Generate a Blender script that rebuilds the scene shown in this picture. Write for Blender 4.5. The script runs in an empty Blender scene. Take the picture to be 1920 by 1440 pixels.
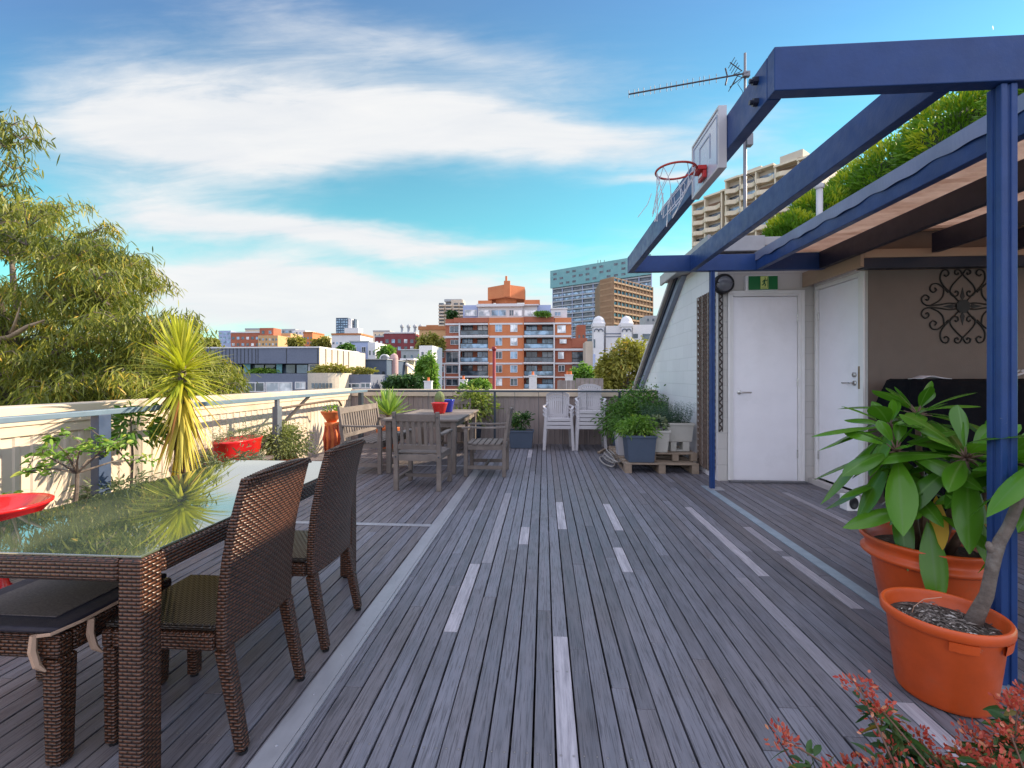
import bpy, math, random
import numpy as np
from mathutils import Vector, Matrix, noise
R = math.radians
PI = math.pi
random.seed(7)
rng = np.random.default_rng(11)
scene = bpy.context.scene
COL = scene.collection

# ------------------------------------------------------------ camera
F_PX = 853.0; HZ = 708.0; YAW = math.atan(60 / 853.0)
cam_d = bpy.data.cameras.new("camera"); cam = bpy.data.objects.new("camera", cam_d); COL.objects.link(cam)
cam.location = (0, 0, 1.3); cam.rotation_euler = (R(90), 0, YAW)
cam_d.sensor_width = 36; cam_d.lens = 16.0; cam_d.shift_y = -12 / 1920
cam_d.clip_start = 0.05; cam_d.clip_end = 3000
scene.camera = cam

# ------------------------------------------------------------ light
SUN = Vector((1.0, 0.45, 0.59)).normalized()
sun_d = bpy.data.lights.new("sun", 'SUN'); sun = bpy.data.objects.new("sun", sun_d); COL.objects.link(sun)
sun_d.energy = 5.0; sun_d.angle = R(0.6); sun_d.color = (1.0, 0.82, 0.60)
sun.rotation_euler = (-SUN).to_track_quat('-Z', 'Y').to_euler()
scene.view_settings.view_transform = 'Standard'; scene.view_settings.look = 'None'
scene.view_settings.gamma = 1; scene.view_settings.exposure = 0.85

class NT:
    """tiny helper to write node trees as expressions"""
    def __init__(s, tree): s.t = tree; s.n = tree.nodes; s.l = tree.links
    def new(s, typ, **kw):
        n = s.n.new(typ)
        for k, v in kw.items(): setattr(n, k, v)
        return n
    def put(s, sock, v):
        if isinstance(v, bpy.types.NodeSocket): s.l.new(v, sock)
        elif v is not None: sock.default_value = v
    def m(s, op, a, b=None, c=None, clamp=False):
        n = s.n.new('ShaderNodeMath'); n.operation = op; n.use_clamp = clamp
        for i, v in enumerate((a, b, c)):
            if v is not None: s.put(n.inputs[i], v)
        return n.outputs[0]
    def mix(s, f, a, b, mode='MIX'):
        n = s.n.new('ShaderNodeMix'); n.data_type = 'RGBA'; n.blend_type = mode
        s.put(n.inputs[0], f); s.put(n.inputs[6], a); s.put(n.inputs[7], b)
        return n.outputs[2]
    def noise(s, vec, scale, detail=4, rough=.5, dist=0):
        n = s.n.new('ShaderNodeTexNoise'); s.put(n.inputs['Vector'], vec)
        n.inputs['Scale'].default_value = scale; n.inputs['Detail'].default_value = detail
        n.inputs['Roughness'].default_value = rough; n.inputs['Distortion'].default_value = dist
        return n.outputs[0]
    def mapr(s, v, a, b, c=0., d=1., smooth=False):
        n = s.n.new('ShaderNodeMapRange'); n.clamp = True
        if smooth: n.interpolation_type = 'SMOOTHSTEP'
        s.put(n.inputs[0], v)
        for i, x in enumerate((a, b, c, d)): n.inputs[1 + i].default_value = x
        return n.outputs[0]
    def vmap(s, vec, scale=(1, 1, 1), rot=(0, 0, 0), loc=(0, 0, 0)):
        n = s.n.new('ShaderNodeMapping'); s.put(n.inputs[0], vec)
        n.inputs['Scale'].default_value = scale; n.inputs['Rotation'].default_value = rot; n.inputs['Location'].default_value = loc
        return n.outputs[0]

def c4(c): return (c[0], c[1], c[2], 1.0)

world = bpy.data.worlds.new("World"); scene.world = world; world.use_nodes = True
w = NT(world.node_tree); bg = w.n['Background']
sky = w.new('ShaderNodeTexSky', sky_type='NISHITA', sun_disc=False)
sky.sun_elevation = math.asin(SUN.z); sky.sun_rotation = math.atan2(SUN.x, SUN.y)
sky.altitude = 50; sky.air_density = 1.0; sky.dust_density = 0.3; sky.ozone_density = 1.6
tc = w.new('ShaderNodeTexCoord'); sep = w.new('ShaderNodeSeparateXYZ'); w.l.new(tc.outputs['Generated'], sep.inputs[0])
X_, Y_, Z_ = sep.outputs
yy = w.m('MAXIMUM', Y_, 0.25)
A_ = w.m('DIVIDE', X_, yy); E_ = w.m('DIVIDE', Z_, yy)      # directions on the northern sky
comb = w.new('ShaderNodeCombineXYZ'); w.put(comb.inputs[0], A_); w.put(comb.inputs[1], E_)
warp = w.noise(w.vmap(comb.outputs[0], (1.2, 3.0, 1)), 1.6, 5, .55)
wisp = w.noise(w.vmap(comb.outputs[0], (1.0, 5.5, 1), (0, 0, R(-8))), 2.4, 8, .62, .6)
fine = w.noise(w.vmap(comb.outputs[0], (2.0, 9.0, 1), (0, 0, R(-14))), 4.0, 8, .6, .3)
Ew = w.m('ADD', E_, w.m('MULTIPLY', w.m('SUBTRACT', warp, .5), .16))
# banks of cloud: centre (a, e), half widths, tilt, strength
BANKS = [(-.78, .58, .42, .22, 0, .38), (-.3, .66, .7, .14, -.1, .30), (-.60, .565, .46, .080, -.05, 1.15), (-.10, .545, .36, .050, -.12, .85), (-.95, .60, .34, .16, -.1, .50), (.25, .48, .36, .045, .02, .55),
         (.28, .425, .14, .014, .05, .75), (-.55, .325, .38, .034, -.12, 1.1), (-.17, .285, .25, .018, .05, .35),
         (-.42, .17, .44, .070, -.10, 1.35), (-.85, .25, .3, .09, 0, .38), (.40, .17, .55, .13, 0, .95), (-.95, .38, .25, .07, .1, .36),
         (-.3, .75, .5, .06, -.25, .38), (.45, .56, .22, .03, .1, .22), (-1.1, .12, .8, .1, 0, .7), (1.7, .5, .6, .1, 0, .6), (1.2, .9, .7, .06, .1, .4)]
tot = None
for (a0, e0, sa, se, tilt, amp) in BANKS:
    da = w.m('SUBTRACT', A_, a0)
    de = w.m('SUBTRACT', w.m('SUBTRACT', Ew, e0), w.m('MULTIPLY', da, tilt))
    q = w.m('ADD', w.m('POWER', w.m('ABSOLUTE', w.m('DIVIDE', da, sa)), 2.0), w.m('POWER', w.m('ABSOLUTE', w.m('DIVIDE', de, se)), 2.0))
    g = w.m('MULTIPLY', w.m('EXPONENT', w.m('MULTIPLY', q, -1.0)), amp)
    tot = g if tot is None else w.m('ADD', tot, g)
dens = w.m('ADD', w.m('MULTIPLY', tot, w.m('ADD', .30, w.m('MULTIPLY', wisp, 1.35))), w.m('MULTIPLY', w.m('SUBTRACT', fine, .5), .30))
cover = w.mapr(dens, .10, 1.12, .12, .98, smooth=True)
tint = w.mix(w.mapr(E_, .05, .95), (.36, 1.12, .72, 1), (.16, .50, .76, 1))
skyc = w.mix(1.0, sky.outputs[0], tint, 'MULTIPLY')
hs = w.new('ShaderNodeHueSaturation'); hs.inputs['Saturation'].default_value = 1.0; hs.inputs['Value'].default_value = 1.0
w.put(hs.inputs['Color'], skyc)
cloudc = w.mix(w.mapr(wisp, .3, .7), (3.05, 3.15, 3.3, 1), (3.5, 3.5, 3.5, 1))
visible = w.mix(cover, hs.outputs[0], cloudc)
# bright fill added to the unseen sky overhead and southward, lifting the shade
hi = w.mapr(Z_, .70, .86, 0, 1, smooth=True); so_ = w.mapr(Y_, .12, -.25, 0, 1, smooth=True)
fill_veil = w.m('MULTIPLY', w.m('MAXIMUM', hi, w.m('MULTIPLY', so_, .92)), w.m('ADD', .65, w.m('MULTIPLY', warp, .5)), clamp=True)
w.put(bg.inputs[0], w.mix(fill_veil, visible, (5.5, 5.65, 6.7, 1))); bg.inputs[1].default_value = 0.15

# ------------------------------------------------------------ picture ray -> world point (used for the far townscape)
def at(u, v, Y):
    x = (u - 960) / F_PX; z = (HZ - v) / F_PX
    c, s = math.cos(YAW), math.sin(YAW)
    dx, dy = x * c - s, x * s + c
    t = Y / dy
    return Vector((dx * t, Y, 1.3 + z * t))

# ------------------------------------------------------------ materials
MATS = {}
def newmat(name):
    m = bpy.data.materials.new(name); m.use_nodes = True; MATS[name] = m
    t = NT(m.node_tree); return m, t, t.n['Principled BSDF']

def M(name, col, rough=.6, metal=0., var=.12, scale=6., bump=0., bscale=80., coat=0., stain=None, spec=.5, stretch=(1, 1, 1), chips=None, chipscale=14):
    m, t, b = newmat(name)
    co = t.new('ShaderNodeTexCoord').outputs['Object']
    n1 = t.noise(t.vmap(co, stretch), scale, 6, .6)
    dark = tuple(max(0, c * (1 - var)) for c in col); lite = tuple(min(1, c * (1 + var)) for c in col)
    base = t.mix(t.mapr(n1, .3, .7), c4(dark), c4(lite))
    if stain:
        n2 = t.noise(t.vmap(co, stretch), scale * .45, 7, .7, .4)
        base = t.mix(t.mapr(n2, .52, .74), base, c4(stain))
    if chips:
        cn = t.noise(co, chipscale, 9, .78, .3); base = t.mix(t.mapr(cn, .665, .69), base, c4(chips))
    t.put(b.inputs['Base Color'], base)
    rn = t.mapr(t.noise(co, scale * 3, 4), .3, .7, max(.03, rough - .08), min(1, rough + .08))
    t.put(b.inputs['Roughness'], rn)
    b.inputs['Metallic'].default_value = metal; b.inputs['Coat Weight'].default_value = coat
    b.inputs['Specular IOR Level'].default_value = spec
    if bump:
        bp = t.new('ShaderNodeBump'); bp.inputs['Strength'].default_value = bump; bp.inputs['Distance'].default_value = .01
        t.put(bp.inputs['Height'], t.noise(t.vmap(co, stretch), bscale, 5, .6)); t.put(b.inputs['Normal'], bp.outputs[0])
    return m

def Mleaf(name, c1, c2, c3=None, rough=.5, trans=.3, mid=None, spec=.4):
    """foliage: per-leaf tone in colour attribute 'tone' (R), midrib distance in G"""
    m, t, b = newmat(name)
    at_ = t.new('ShaderNodeAttribute', attribute_name='tone'); sp = t.new('ShaderNodeSeparateColor'); t.l.new(at_.outputs['Color'], sp.inputs[0])
    base = t.mix(t.mapr(sp.outputs[0], 0, .8), c4(c1), c4(c2))
    if c3: base = t.mix(t.mapr(sp.outputs[0], .86, .95), base, c4(c3))
    if mid:
        base = t.mix(t.mapr(sp.outputs[1], .0, .16, .8, 0), base, c4(mid))
    t.put(b.inputs['Base Color'], base); b.inputs['Roughness'].default_value = rough; b.inputs['Specular IOR Level'].default_value = spec
    tr = t.new('ShaderNodeBsdfTranslucent'); t.put(tr.inputs[0], t.mix(1, base, (1.0, 1.15, .55, 1), 'MULTIPLY'))
    mx = t.new('ShaderNodeMixShader'); mx.inputs[0].default_value = trans
    t.l.new(b.outputs[0], mx.inputs[1]); t.l.new(tr.outputs[0], mx.inputs[2]); t.l.new(mx.outputs[0], t.n['Material Output'].inputs[0])
    return m

def Mwicker(name, c1, c2):
    m, t, b = newmat(name)
    uv = t.new('ShaderNodeTexCoord').outputs['UV']
    br = t.new('ShaderNodeTexBrick'); t.put(br.inputs['Vector'], uv); br.offset = .5
    br.inputs['Scale'].default_value = 1; br.inputs['Brick Width'].default_value = .030; br.inputs['Row Height'].default_value = .0115
    br.inputs['Mortar Size'].default_value = .0015; br.inputs['Mortar Smooth'].default_value = .9; br.inputs['Bias'].default_value = 0
    br.inputs['Color1'].default_value = c4(c1); br.inputs['Color2'].default_value = c4(c2); br.inputs['Mortar'].default_value = (.010, .007, .005, 1)
    sx = t.new('ShaderNodeSeparateXYZ'); t.put(sx.inputs[0], uv)
    row = t.m('FLOOR', t.m('DIVIDE', sx.outputs[1], .0115))
    ph = t.m('ADD', t.m('DIVIDE', sx.outputs[0], .030), t.m('MULTIPLY', row, .5))
    hump = t.m('ABSOLUTE', t.m('SINE', t.m('MULTIPLY', ph, PI)))
    vh = t.m('SINE', t.m('MULTIPLY', t.m('FRACT', t.m('DIVIDE', sx.outputs[1], .0115)), PI))
    body = t.m('MULTIPLY', t.m('POWER', hump, .45), t.m('POWER', vh, .6))
    bp = t.new('ShaderNodeBump'); bp.inputs['Strength'].default_value = 1.0; bp.inputs['Distance'].default_value = .0055
    t.put(bp.inputs['Height'], body); t.put(b.inputs['Normal'], bp.outputs[0])
    big = t.noise(uv, 9, 4); strand = t.noise(t.vmap(uv, (6, 40, 1)), 8, 3)
    col = t.mix(t.mapr(big, .35, .7, 0, .4), br.outputs['Color'], c4(tuple(c * .6 for c in c1)))
    col = t.mix(t.mapr(strand, .4, .7, 0, .45), col, c4(tuple(min(1, c * 1.7) for c in c1)))
    col = t.mix(t.mapr(body, .30, .85, .88, 0), col, (.006, .004, .003, 1))
    t.put(b.inputs['Base Color'], col)
    b.inputs['Roughness'].default_value = .30; b.inputs['Specular IOR Level'].default_value = .5
    return m

def Mglass(name, col=(.05, .07, .08), rough=.06):
    m, t, b = newmat(name)
    co = t.new('ShaderNodeTexCoord').outputs['Object']
    t.put(b.inputs['Base Color'], t.mix(t.mapr(t.noise(co, .6, 3), .42, .6), c4(col), c4(tuple(min(1, c * 3 + .03) for c in col))))
    b.inputs['Roughness'].default_value = rough; b.inputs['Specular IOR Level'].default_value = .8
    return m

# ------------------------------------------------------------ mesh builder
class MB:
    def __init__(s): s.V = []; s.F = []; s.MI = []; s.T = []; s.mi = 0; s.tone = .5; s.np_ = []
    def v(s, p, tone=None): s.V.append(tuple(p)); s.T.append((s.tone if tone is None else tone, 1, 0)); return len(s.V) - 1
    def f(s, *i): s.F.append(tuple(i)); s.MI.append(s.mi)
    def hull8(s, P):
        i = [s.v(p) for p in P]
        for q in ((0, 3, 2, 1), (4, 5, 6, 7), (0, 1, 5, 4), (1, 2, 6, 5), (2, 3, 7, 6), (3, 0, 4, 7)): s.f(*[i[k] for k in q])
    def box(s, x0, x1, y0, y1, z0, z1):
        x0, x1 = min(x0, x1), max(x0, x1); y0, y1 = min(y0, y1), max(y0, y1); z0, z1 = min(z0, z1), max(z0, z1)
        s.hull8([(x0, y0, z0), (x1, y0, z0), (x1, y1, z0), (x0, y1, z0), (x0, y0, z1), (x1, y0, z1), (x1, y1, z1), (x0, y1, z1)])
    def bar(s, p, q, w, h, up=(0, 0, 1), w2=None, h2=None):
        """rectangular bar between two points; w across, h along `up`"""
        p, q, up = Vector(p), Vector(q), Vector(up); d = (q - p).normalized()
        sd = d.cross(up)
        if sd.length < 1e-4: sd = d.cross(Vector((1, 0, 0)))
        sd.normalize(); u = sd.cross(d); w2 = w if w2 is None else w2; h2 = h if h2 is None else h2
        P = [p - sd * w / 2 - u * h / 2, p + sd * w / 2 - u * h / 2, p + sd * w / 2 + u * h / 2, p - sd * w / 2 + u * h / 2,
             q - sd * w2 / 2 - u * h2 / 2, q + sd * w2 / 2 - u * h2 / 2, q + sd * w2 / 2 + u * h2 / 2, q - sd * w2 / 2 + u * h2 / 2]
        s.hull8(P)
    def tube(s, pts, r, seg=8, caps=True):
        pts = [Vector(p) for p in pts]; n = len(pts); rr = r if hasattr(r, '__len__') else [r] * n
        ref = None; rings = []
        for i, p in enumerate(pts):
            d = (pts[min(i + 1, n - 1)] - pts[max(i - 1, 0)]).normalized()
            if ref is None:
                ref = Vector((0, 0, 1)) if abs(d.z) < .9 else Vector((1, 0, 0))
            a = (ref - d * ref.dot(d)); a = a.normalized() if a.length > 1e-5 else d.orthogonal().normalized(); ref = a; b = d.cross(a)
            rings.append([s.v(p + (a * math.cos(2 * PI * k / seg) + b * math.sin(2 * PI * k / seg)) * rr[i]) for k in range(seg)])
        for A, B in zip(rings, rings[1:]):
            for k in range(seg): s.f(A[k], A[(k + 1) % seg], B[(k + 1) % seg], B[k])
        if caps: s.f(*rings[0][::-1]); s.f(*rings[-1])
    def lathe(s, prof, c=(0, 0, 0), seg=32, sx=1., sy=1., rot=0.):
        rings = []
        for (r, z) in prof:
            if r < 1e-6: rings.append([s.v((c[0], c[1], c[2] + z))]); continue
            ring = []
            for k in range(seg):
                a = 2 * PI * k / seg; x, y = r * math.cos(a) * sx, r * math.sin(a) * sy
                ring.append(s.v((c[0] + x * math.cos(rot) - y * math.sin(rot), c[1] + x * math.sin(rot) + y * math.cos(rot), c[2] + z)))
            rings.append(ring)
        for A, B in zip(rings, rings[1:]):
            if len(A) == 1 and len(B) == 1: continue
            for k in range(seg):
                k2 = (k + 1) % seg
                if len(A) == 1: s.f(A[0], B[k2], B[k])
                elif len(B) == 1: s.f(A[k], A[k2], B[0])
                else: s.f(A[k], A[k2], B[k2], B[k])
    def prism(s, poly, d):
        """poly: 3D points of a planar polygon; d: extrusion vector"""
        d = Vector(d); a = [s.v(p) for p in poly]; b = [s.v(Vector(p) + d) for p in poly]; n = len(a)
        s.f(*a[::-1]); s.f(*b)
        for i in range(n): s.f(a[i], a[(i + 1) % n], b[(i + 1) % n], b[i])
    def arrays(s, V, F, T): s.np_.append((V, F, T))
    def build(s, name, mats, parent=None, off=(0, 0, 0), smooth=False, bevel=0., bseg=2, uv=True, solid=0., sub=0):
        """one mesh object; off: world position of its thing's base (subtracted)"""
        V = np.array(s.V, float).reshape(-1, 3); T = np.array(s.T, float).reshape(-1, 3)
        base = len(V); lens = [len(f) for f in s.F]; idx = [i for f in s.F for i in f]; MI = list(s.MI)
        vs = [V]; ts = [T]; lens = np.array(lens, int); idx = np.array(idx, int)
        for (v2, f2, t2) in s.np_:
            idx = np.concatenate([idx, (f2 + base).ravel()]); lens = np.concatenate([lens, np.full(len(f2), f2.shape[1])])
            MI += [s.mi] * len(f2); base += len(v2); vs.append(v2); ts.append(t2)
        V = np.concatenate(vs) - np.array(off); T = np.concatenate(ts)
        me = bpy.data.meshes.new(name); me.vertices.add(len(V)); me.vertices.foreach_set('co', V.ravel())
        me.loops.add(len(idx)); me.loops.foreach_set('vertex_index', idx.astype(np.int32))
        starts = np.concatenate([[0], np.cumsum(lens)[:-1]]).astype(np.int32)
        me.polygons.add(len(lens)); me.polygons.foreach_set('loop_start', starts)
        me.update(calc_edges=True)
        mats = mats if isinstance(mats, (list, tuple)) else [mats]
        for m in mats: me.materials.append(m)
        if len(mats) > 1: me.polygons.foreach_set('material_index', np.array(MI, np.int32))
        me.polygons.foreach_set('use_smooth', np.full(len(lens), bool(smooth)))
        ca = me.color_attributes.new('tone', 'FLOAT_COLOR', 'POINT')
        ca.data.foreach_set('color', np.concatenate([T, np.ones((len(T), 1))], 1).ravel())
        if uv and len(lens) < 4000:
            nrm = np.zeros(len(lens) * 3); me.polygons.foreach_get('normal', nrm); nrm = np.abs(nrm.reshape(-1, 3))
            ax = np.repeat(nrm.argmax(1), lens); co = V[idx]
            U = np.where(ax == 0, co[:, 1], co[:, 0]); W = np.where(ax == 2, co[:, 1], co[:, 2])
            ul = me.uv_layers.new(name='UVMap'); ul.data.foreach_set('uv', np.stack([U, W], 1).ravel())
        o = bpy.data.objects.new(name, me); COL.objects.link(o)
        if parent is not None: o.parent = parent
        if smooth == 'auto' or (smooth and bevel): pass
        if sub:
            md = o.modifiers.new('sub', 'SUBSURF'); md.levels = md.render_levels = sub
        if solid:
            md = o.modifiers.new('thick', 'SOLIDIFY'); md.thickness = solid; md.offset = 0
        if bevel:
            md = o.modifiers.new('bevel', 'BEVEL'); md.width = bevel; md.segments = bseg; md.limit_method = 'ANGLE'; md.angle_limit = R(40); md.harden_normals = False
        return o

def tag(o, label=None, cat=None, group=None, kind=None):
    if label: o['label'] = label
    if cat: o['category'] = cat
    if group: o['group'] = group
    if kind: o['kind'] = kind
    return o

def thing(name, label, cat, loc=(0, 0, 0), rz=0., group=None):
    o = bpy.data.objects.new(name, None); COL.objects.link(o); o.location = loc; o.rotation_euler = (0, 0, rz)
    o.empty_display_size = .1
    return tag(o, label, cat, group)

def dup(root, loc, rz=0., label=None, group=None, scale=None):
    r = root.copy(); COL.objects.link(r); r.location = loc; r.rotation_euler = (0, 0, rz)
    if scale: r.scale = scale if hasattr(scale, '__len__') else (scale,) * 3
    if label: r['label'] = label
    if group: r['group'] = group
    for ch in list(root.children):
        c = ch.copy(); COL.objects.link(c); c.parent = r
        for g in list(ch.children):
            d = g.copy(); COL.objects.link(d); d.parent = c
    return r

# ------------------------------------------------------------ leaves
def nrmz(a): return a / np.maximum(np.linalg.norm(a, axis=1, keepdims=True), 1e-9)

def leafset(mb, P, D, L, W, droop=.3, k=3, fold=0., tone=None, shape='lance', side=None):
    """blades from P along D; k segments; fold>0 adds a midrib crease"""
    n = len(P); P = np.asarray(P, float); D = nrmz(np.asarray(D, float))
    L = np.broadcast_to(np.asarray(L, float), (n,)); W = np.broadcast_to(np.asarray(W, float), (n,)); dr = np.broadcast_to(np.asarray(droop, float), (n,))
    if side is None:
        rnd = rng.normal(size=(n, 3)); side = rnd - D * (rnd * D).sum(1, keepdims=True)
    S = nrmz(side); N = np.cross(S, D)
    t = np.linspace(0, 1, k + 1)
    if shape == 'lance': wf = np.sin(PI * np.clip(t, 0.02, .985)) ** .75
    elif shape == 'blade': wf = np.clip((1 - t) ** .6, .03, 1) * np.clip(t * 8 + .45, 0, 1)
    elif shape == 'plum': wf = np.clip(np.sin(PI * np.clip(t, 0.0, 1) ** 1.25), .0, 1) ** .8 + .03
    else: wf = np.sin(PI * np.clip(t, 0.06, .97)) ** .5
    cols = 3 if fold else 2
    V = np.zeros((n, k + 1, cols, 3)); T = np.zeros((n, k + 1, cols, 3))
    if tone is None: tone = rng.random(n)
    for i, tt in enumerate(t):
        c = P + D * (L * tt)[:, None] + np.array([0, 0, -1.]) * (dr * L * tt ** 1.8)[:, None]
        hw = (W * wf[i] / 2)[:, None]
        if fold:
            V[:, i, 0] = c - S * hw + N * hw * fold; V[:, i, 1] = c; V[:, i, 2] = c + S * hw + N * hw * fold
            T[:, i, :, 1] = [1, 0, 1]
        else:
            V[:, i, 0] = c - S * hw; V[:, i, 1] = c + S * hw; T[:, i, :, 1] = 1
        T[:, i, :, 0] = tone[:, None]
    V = V.reshape(-1, 3); T = T.reshape(-1, 3)
    st = (k + 1) * cols; b0 = np.arange(n)[:, None, None, None] * st
    ii = np.arange(k)[None, :, None, None] * cols; jj = np.arange(cols - 1)[None, None, :, None]
    q = np.array([0, 1, cols + 1, cols])[None, None, None, :]
    mb.arrays(V, (b0 + ii + jj + q).reshape(-1, 4), T)

def rand_dirs(n, zlo=-1., zhi=1.):
    a = rng.random(n) * 2 * PI; z = rng.uniform(zlo, zhi, n); r = np.sqrt(1 - z * z)
    return np.stack([r * np.cos(a), r * np.sin(a), z], 1)

def in_ball(n, c, rad, shell=.35):
    """points biased to the outside of an ellipsoid"""
    d = rand_dirs(n); r = (shell + (1 - shell) * rng.random(n)) ** .5
    return np.array(c) + d * r[:, None] * np.array(rad), d
# ------------------------------------------------------------ palette
m_white = M('white_paint', (.87, .86, .90), .42, var=.03, scale=3, bump=.08, bscale=40, stain=(.79, .78, .81))
m_whiteframe = M('white_trim', (.78, .77, .76), .4, var=.03)
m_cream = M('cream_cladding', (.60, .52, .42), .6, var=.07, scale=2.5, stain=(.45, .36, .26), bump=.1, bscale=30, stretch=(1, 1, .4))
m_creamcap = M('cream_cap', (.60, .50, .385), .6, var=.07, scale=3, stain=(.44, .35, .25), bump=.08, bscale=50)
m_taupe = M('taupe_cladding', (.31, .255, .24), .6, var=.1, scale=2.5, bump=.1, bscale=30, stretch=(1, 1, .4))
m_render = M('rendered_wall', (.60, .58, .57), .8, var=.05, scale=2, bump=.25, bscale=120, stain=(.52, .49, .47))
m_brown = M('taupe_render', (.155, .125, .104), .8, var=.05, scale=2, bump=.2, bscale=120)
m_beigebeam = M('beige_fascia', (.34, .25, .175), .6, var=.06, scale=3, stretch=(.2, .2, 3))
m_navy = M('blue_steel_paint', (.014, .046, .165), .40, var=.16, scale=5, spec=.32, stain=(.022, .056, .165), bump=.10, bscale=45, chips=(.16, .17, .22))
m_darknavy = M('dark_navy_paint', (.012, .016, .035), .4, var=.1)  # dark trim colour; on the roofed rafters it also carries painted shade
m_black = M('black_plastic', (.012, .012, .014), .35, var=.2)
m_steel = M('brushed_steel', (.55, .54, .52), .3, 1., var=.05)
m_galv = M('galvanised_strip', (.36, .36, .39), .45, .35, var=.12, scale=9, stain=(.26, .26, .29), stretch=(1, .3, 1))
m_rail = M('grey_blue_rail', (.13, .19, .25), .4, var=.1, scale=8)
m_raildark = M('dark_rail', (.03, .045, .065), .4, var=.1)
m_terra = M('terracotta_plastic', (.60, .085, .012), .42, var=.14, scale=7, stain=(.46, .11, .04), bump=.05, chips=(.52, .30, .20), chipscale=7)
m_terra2 = M('terracotta_clay', (.66, .17, .05), .7, var=.12, scale=9, bump=.1)
m_red = M('red_glaze', (.55, .012, .012), .22, var=.1, scale=5, coat=.4)
m_bluegl = M('blue_glaze', (.02, .04, .42), .2, var=.1, coat=.5)
m_soil = M('potting_soil', (.055, .042, .034), .95, var=.6, scale=60, bump=1., bscale=90, stain=(.22, .19, .15))
m_greypot = M('slate_grey_pot', (.06, .085, .13), .6, var=.08)
m_creampot = M('cream_pot', (.52, .50, .45), .55, var=.06, stain=(.42, .39, .33))
m_plastic = M('white_plastic', (.50, .48, .50), .45, var=.05, scale=5, stain=(.5, .47, .46), chips=(.45, .42, .40))
m_teak = M('weathered_teak', (.17, .142, .125), .75, var=.24, scale=5, bump=.35, bscale=26, stain=(.25, .215, .195), stretch=(1, 1, 1))
m_pallet = M('pallet_timber', (.28, .215, .16), .8, var=.25, scale=7, bump=.4, bscale=40)
m_bark = M('grey_bark', (.14, .11, .09), .85, var=.35, scale=22, bump=.7, bscale=60, stain=(.24, .22, .19))
m_palebark = M('pale_gum_bark', (.42, .30, .20), .8, var=.25, scale=6, bump=.3, bscale=20)
m_cloth = M('black_cover_cloth', (.0035, .004, .006), .9, var=.2, scale=4, bump=.3, bscale=25, spec=.12)
m_cushion = M('navy_cushion_fabric', (.022, .020, .034), .7, var=.2, scale=9, bump=.25, bscale=300)
m_strap = M('beige_strap', (.46, .30, .21), .7, var=.1)
m_iron = M('wrought_iron', (.010, .009, .008), .5, .3, var=.2)
m_wicker = Mwicker('brown_wicker', (.135, .052, .026), (.058, .024, .013))
m_wickerdark = Mwicker('dark_wicker', (.040, .028, .020), (.022, .016, .012))
m_hose = M('grey_hose', (.30, .28, .26), .5, var=.2)

def deck_mat():
    m, t, b = newmat('weathered_decking')
    a = t.new('ShaderNodeAttribute', attribute_name='tone'); sp = t.new('ShaderNodeSeparateColor'); t.l.new(a.outputs['Color'], sp.inputs[0])
    rnd, pale, rnd2 = sp.outputs
    geo = t.new('ShaderNodeNewGeometry').outputs['Position']
    sx = t.new('ShaderNodeSeparateXYZ'); t.l.new(geo, sx.inputs[0])
    cb = t.new('ShaderNodeCombineXYZ'); t.put(cb.inputs[0], sx.outputs[0]); t.put(cb.inputs[1], sx.outputs[1]); t.put(cb.inputs[2], t.m('MULTIPLY', rnd, 31.0))
    grain = t.noise(t.vmap(cb.outputs[0], (1, .035, 1)), 190, 6, .65)
    fig = t.noise(t.vmap(cb.outputs[0], (1, .09, 1)), 30, 5, .6, .8)
    blot = t.noise(cb.outputs[0], 2.2, 6, .65)
    patch = t.noise(geo, .55, 4, .6)
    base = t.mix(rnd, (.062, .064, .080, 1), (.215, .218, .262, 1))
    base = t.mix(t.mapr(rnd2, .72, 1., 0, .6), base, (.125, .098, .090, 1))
    base = t.mix(t.mapr(fig, .35, .7, 0, .45), base, (.27, .26, .30, 1))
    base = t.mix(t.mapr(blot, .50, .72, 0, .4), base, (.075, .062, .062, 1))
    base = t.mix(t.mapr(patch, .42, .66, 0, .35), base, (.20, .17, .165, 1))
    base = t.mix(t.mapr(grain, .5, .62, 0, .65), base, (.040, .036, .042, 1))
    pl = t.mix(t.mapr(t.noise(t.vmap(cb.outputs[0], (1, .06, 1)), 60, 6, .7), .40, .62, 0, .9), (.47, .44, .48, 1), (.25, .235, .265, 1))
    base = t.mix(pale, base, pl)
    # screw heads: two per board at each joist
    fx = t.m('SUBTRACT', t.m('FRACT', t.m('ADD', t.m('DIVIDE', sx.outputs[0], .08), .5)), .5)
    fx = t.m('SUBTRACT', t.m('ABSOLUTE', t.m('MULTIPLY', fx, .08)), .022)
    fy = t.m('MULTIPLY', t.m('SUBTRACT', t.m('FRACT', t.m('DIVIDE', sx.outputs[1], .45)), .5), .45)
    rr = t.m('SQRT', t.m('ADD', t.m('MULTIPLY', fx, fx), t.m('MULTIPLY', fy, fy)))
    base = t.mix(t.mapr(rr, .0026, .0036, .85, 0), base, (.34, .32, .30, 1))
    base = t.mix(t.mapr(rr, .0036, .008, .35, 0), base, (.04, .03, .03, 1))
    t.put(b.inputs['Base Color'], base)
    t.put(b.inputs['Roughness'], t.mapr(fig, .3, .7, .42, .62)); b.inputs['Specular IOR Level'].default_value = .45
    bp = t.new('ShaderNodeBump'); bp.inputs['Strength'].default_value = .45; bp.inputs['Distance'].default_value = .003
    t.put(bp.inputs['Height'], t.m('ADD', grain, t.m('MULTIPLY', fig, .6))); t.put(b.inputs['Normal'], bp.outputs[0])
    return m
m_deck = deck_mat()

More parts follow.
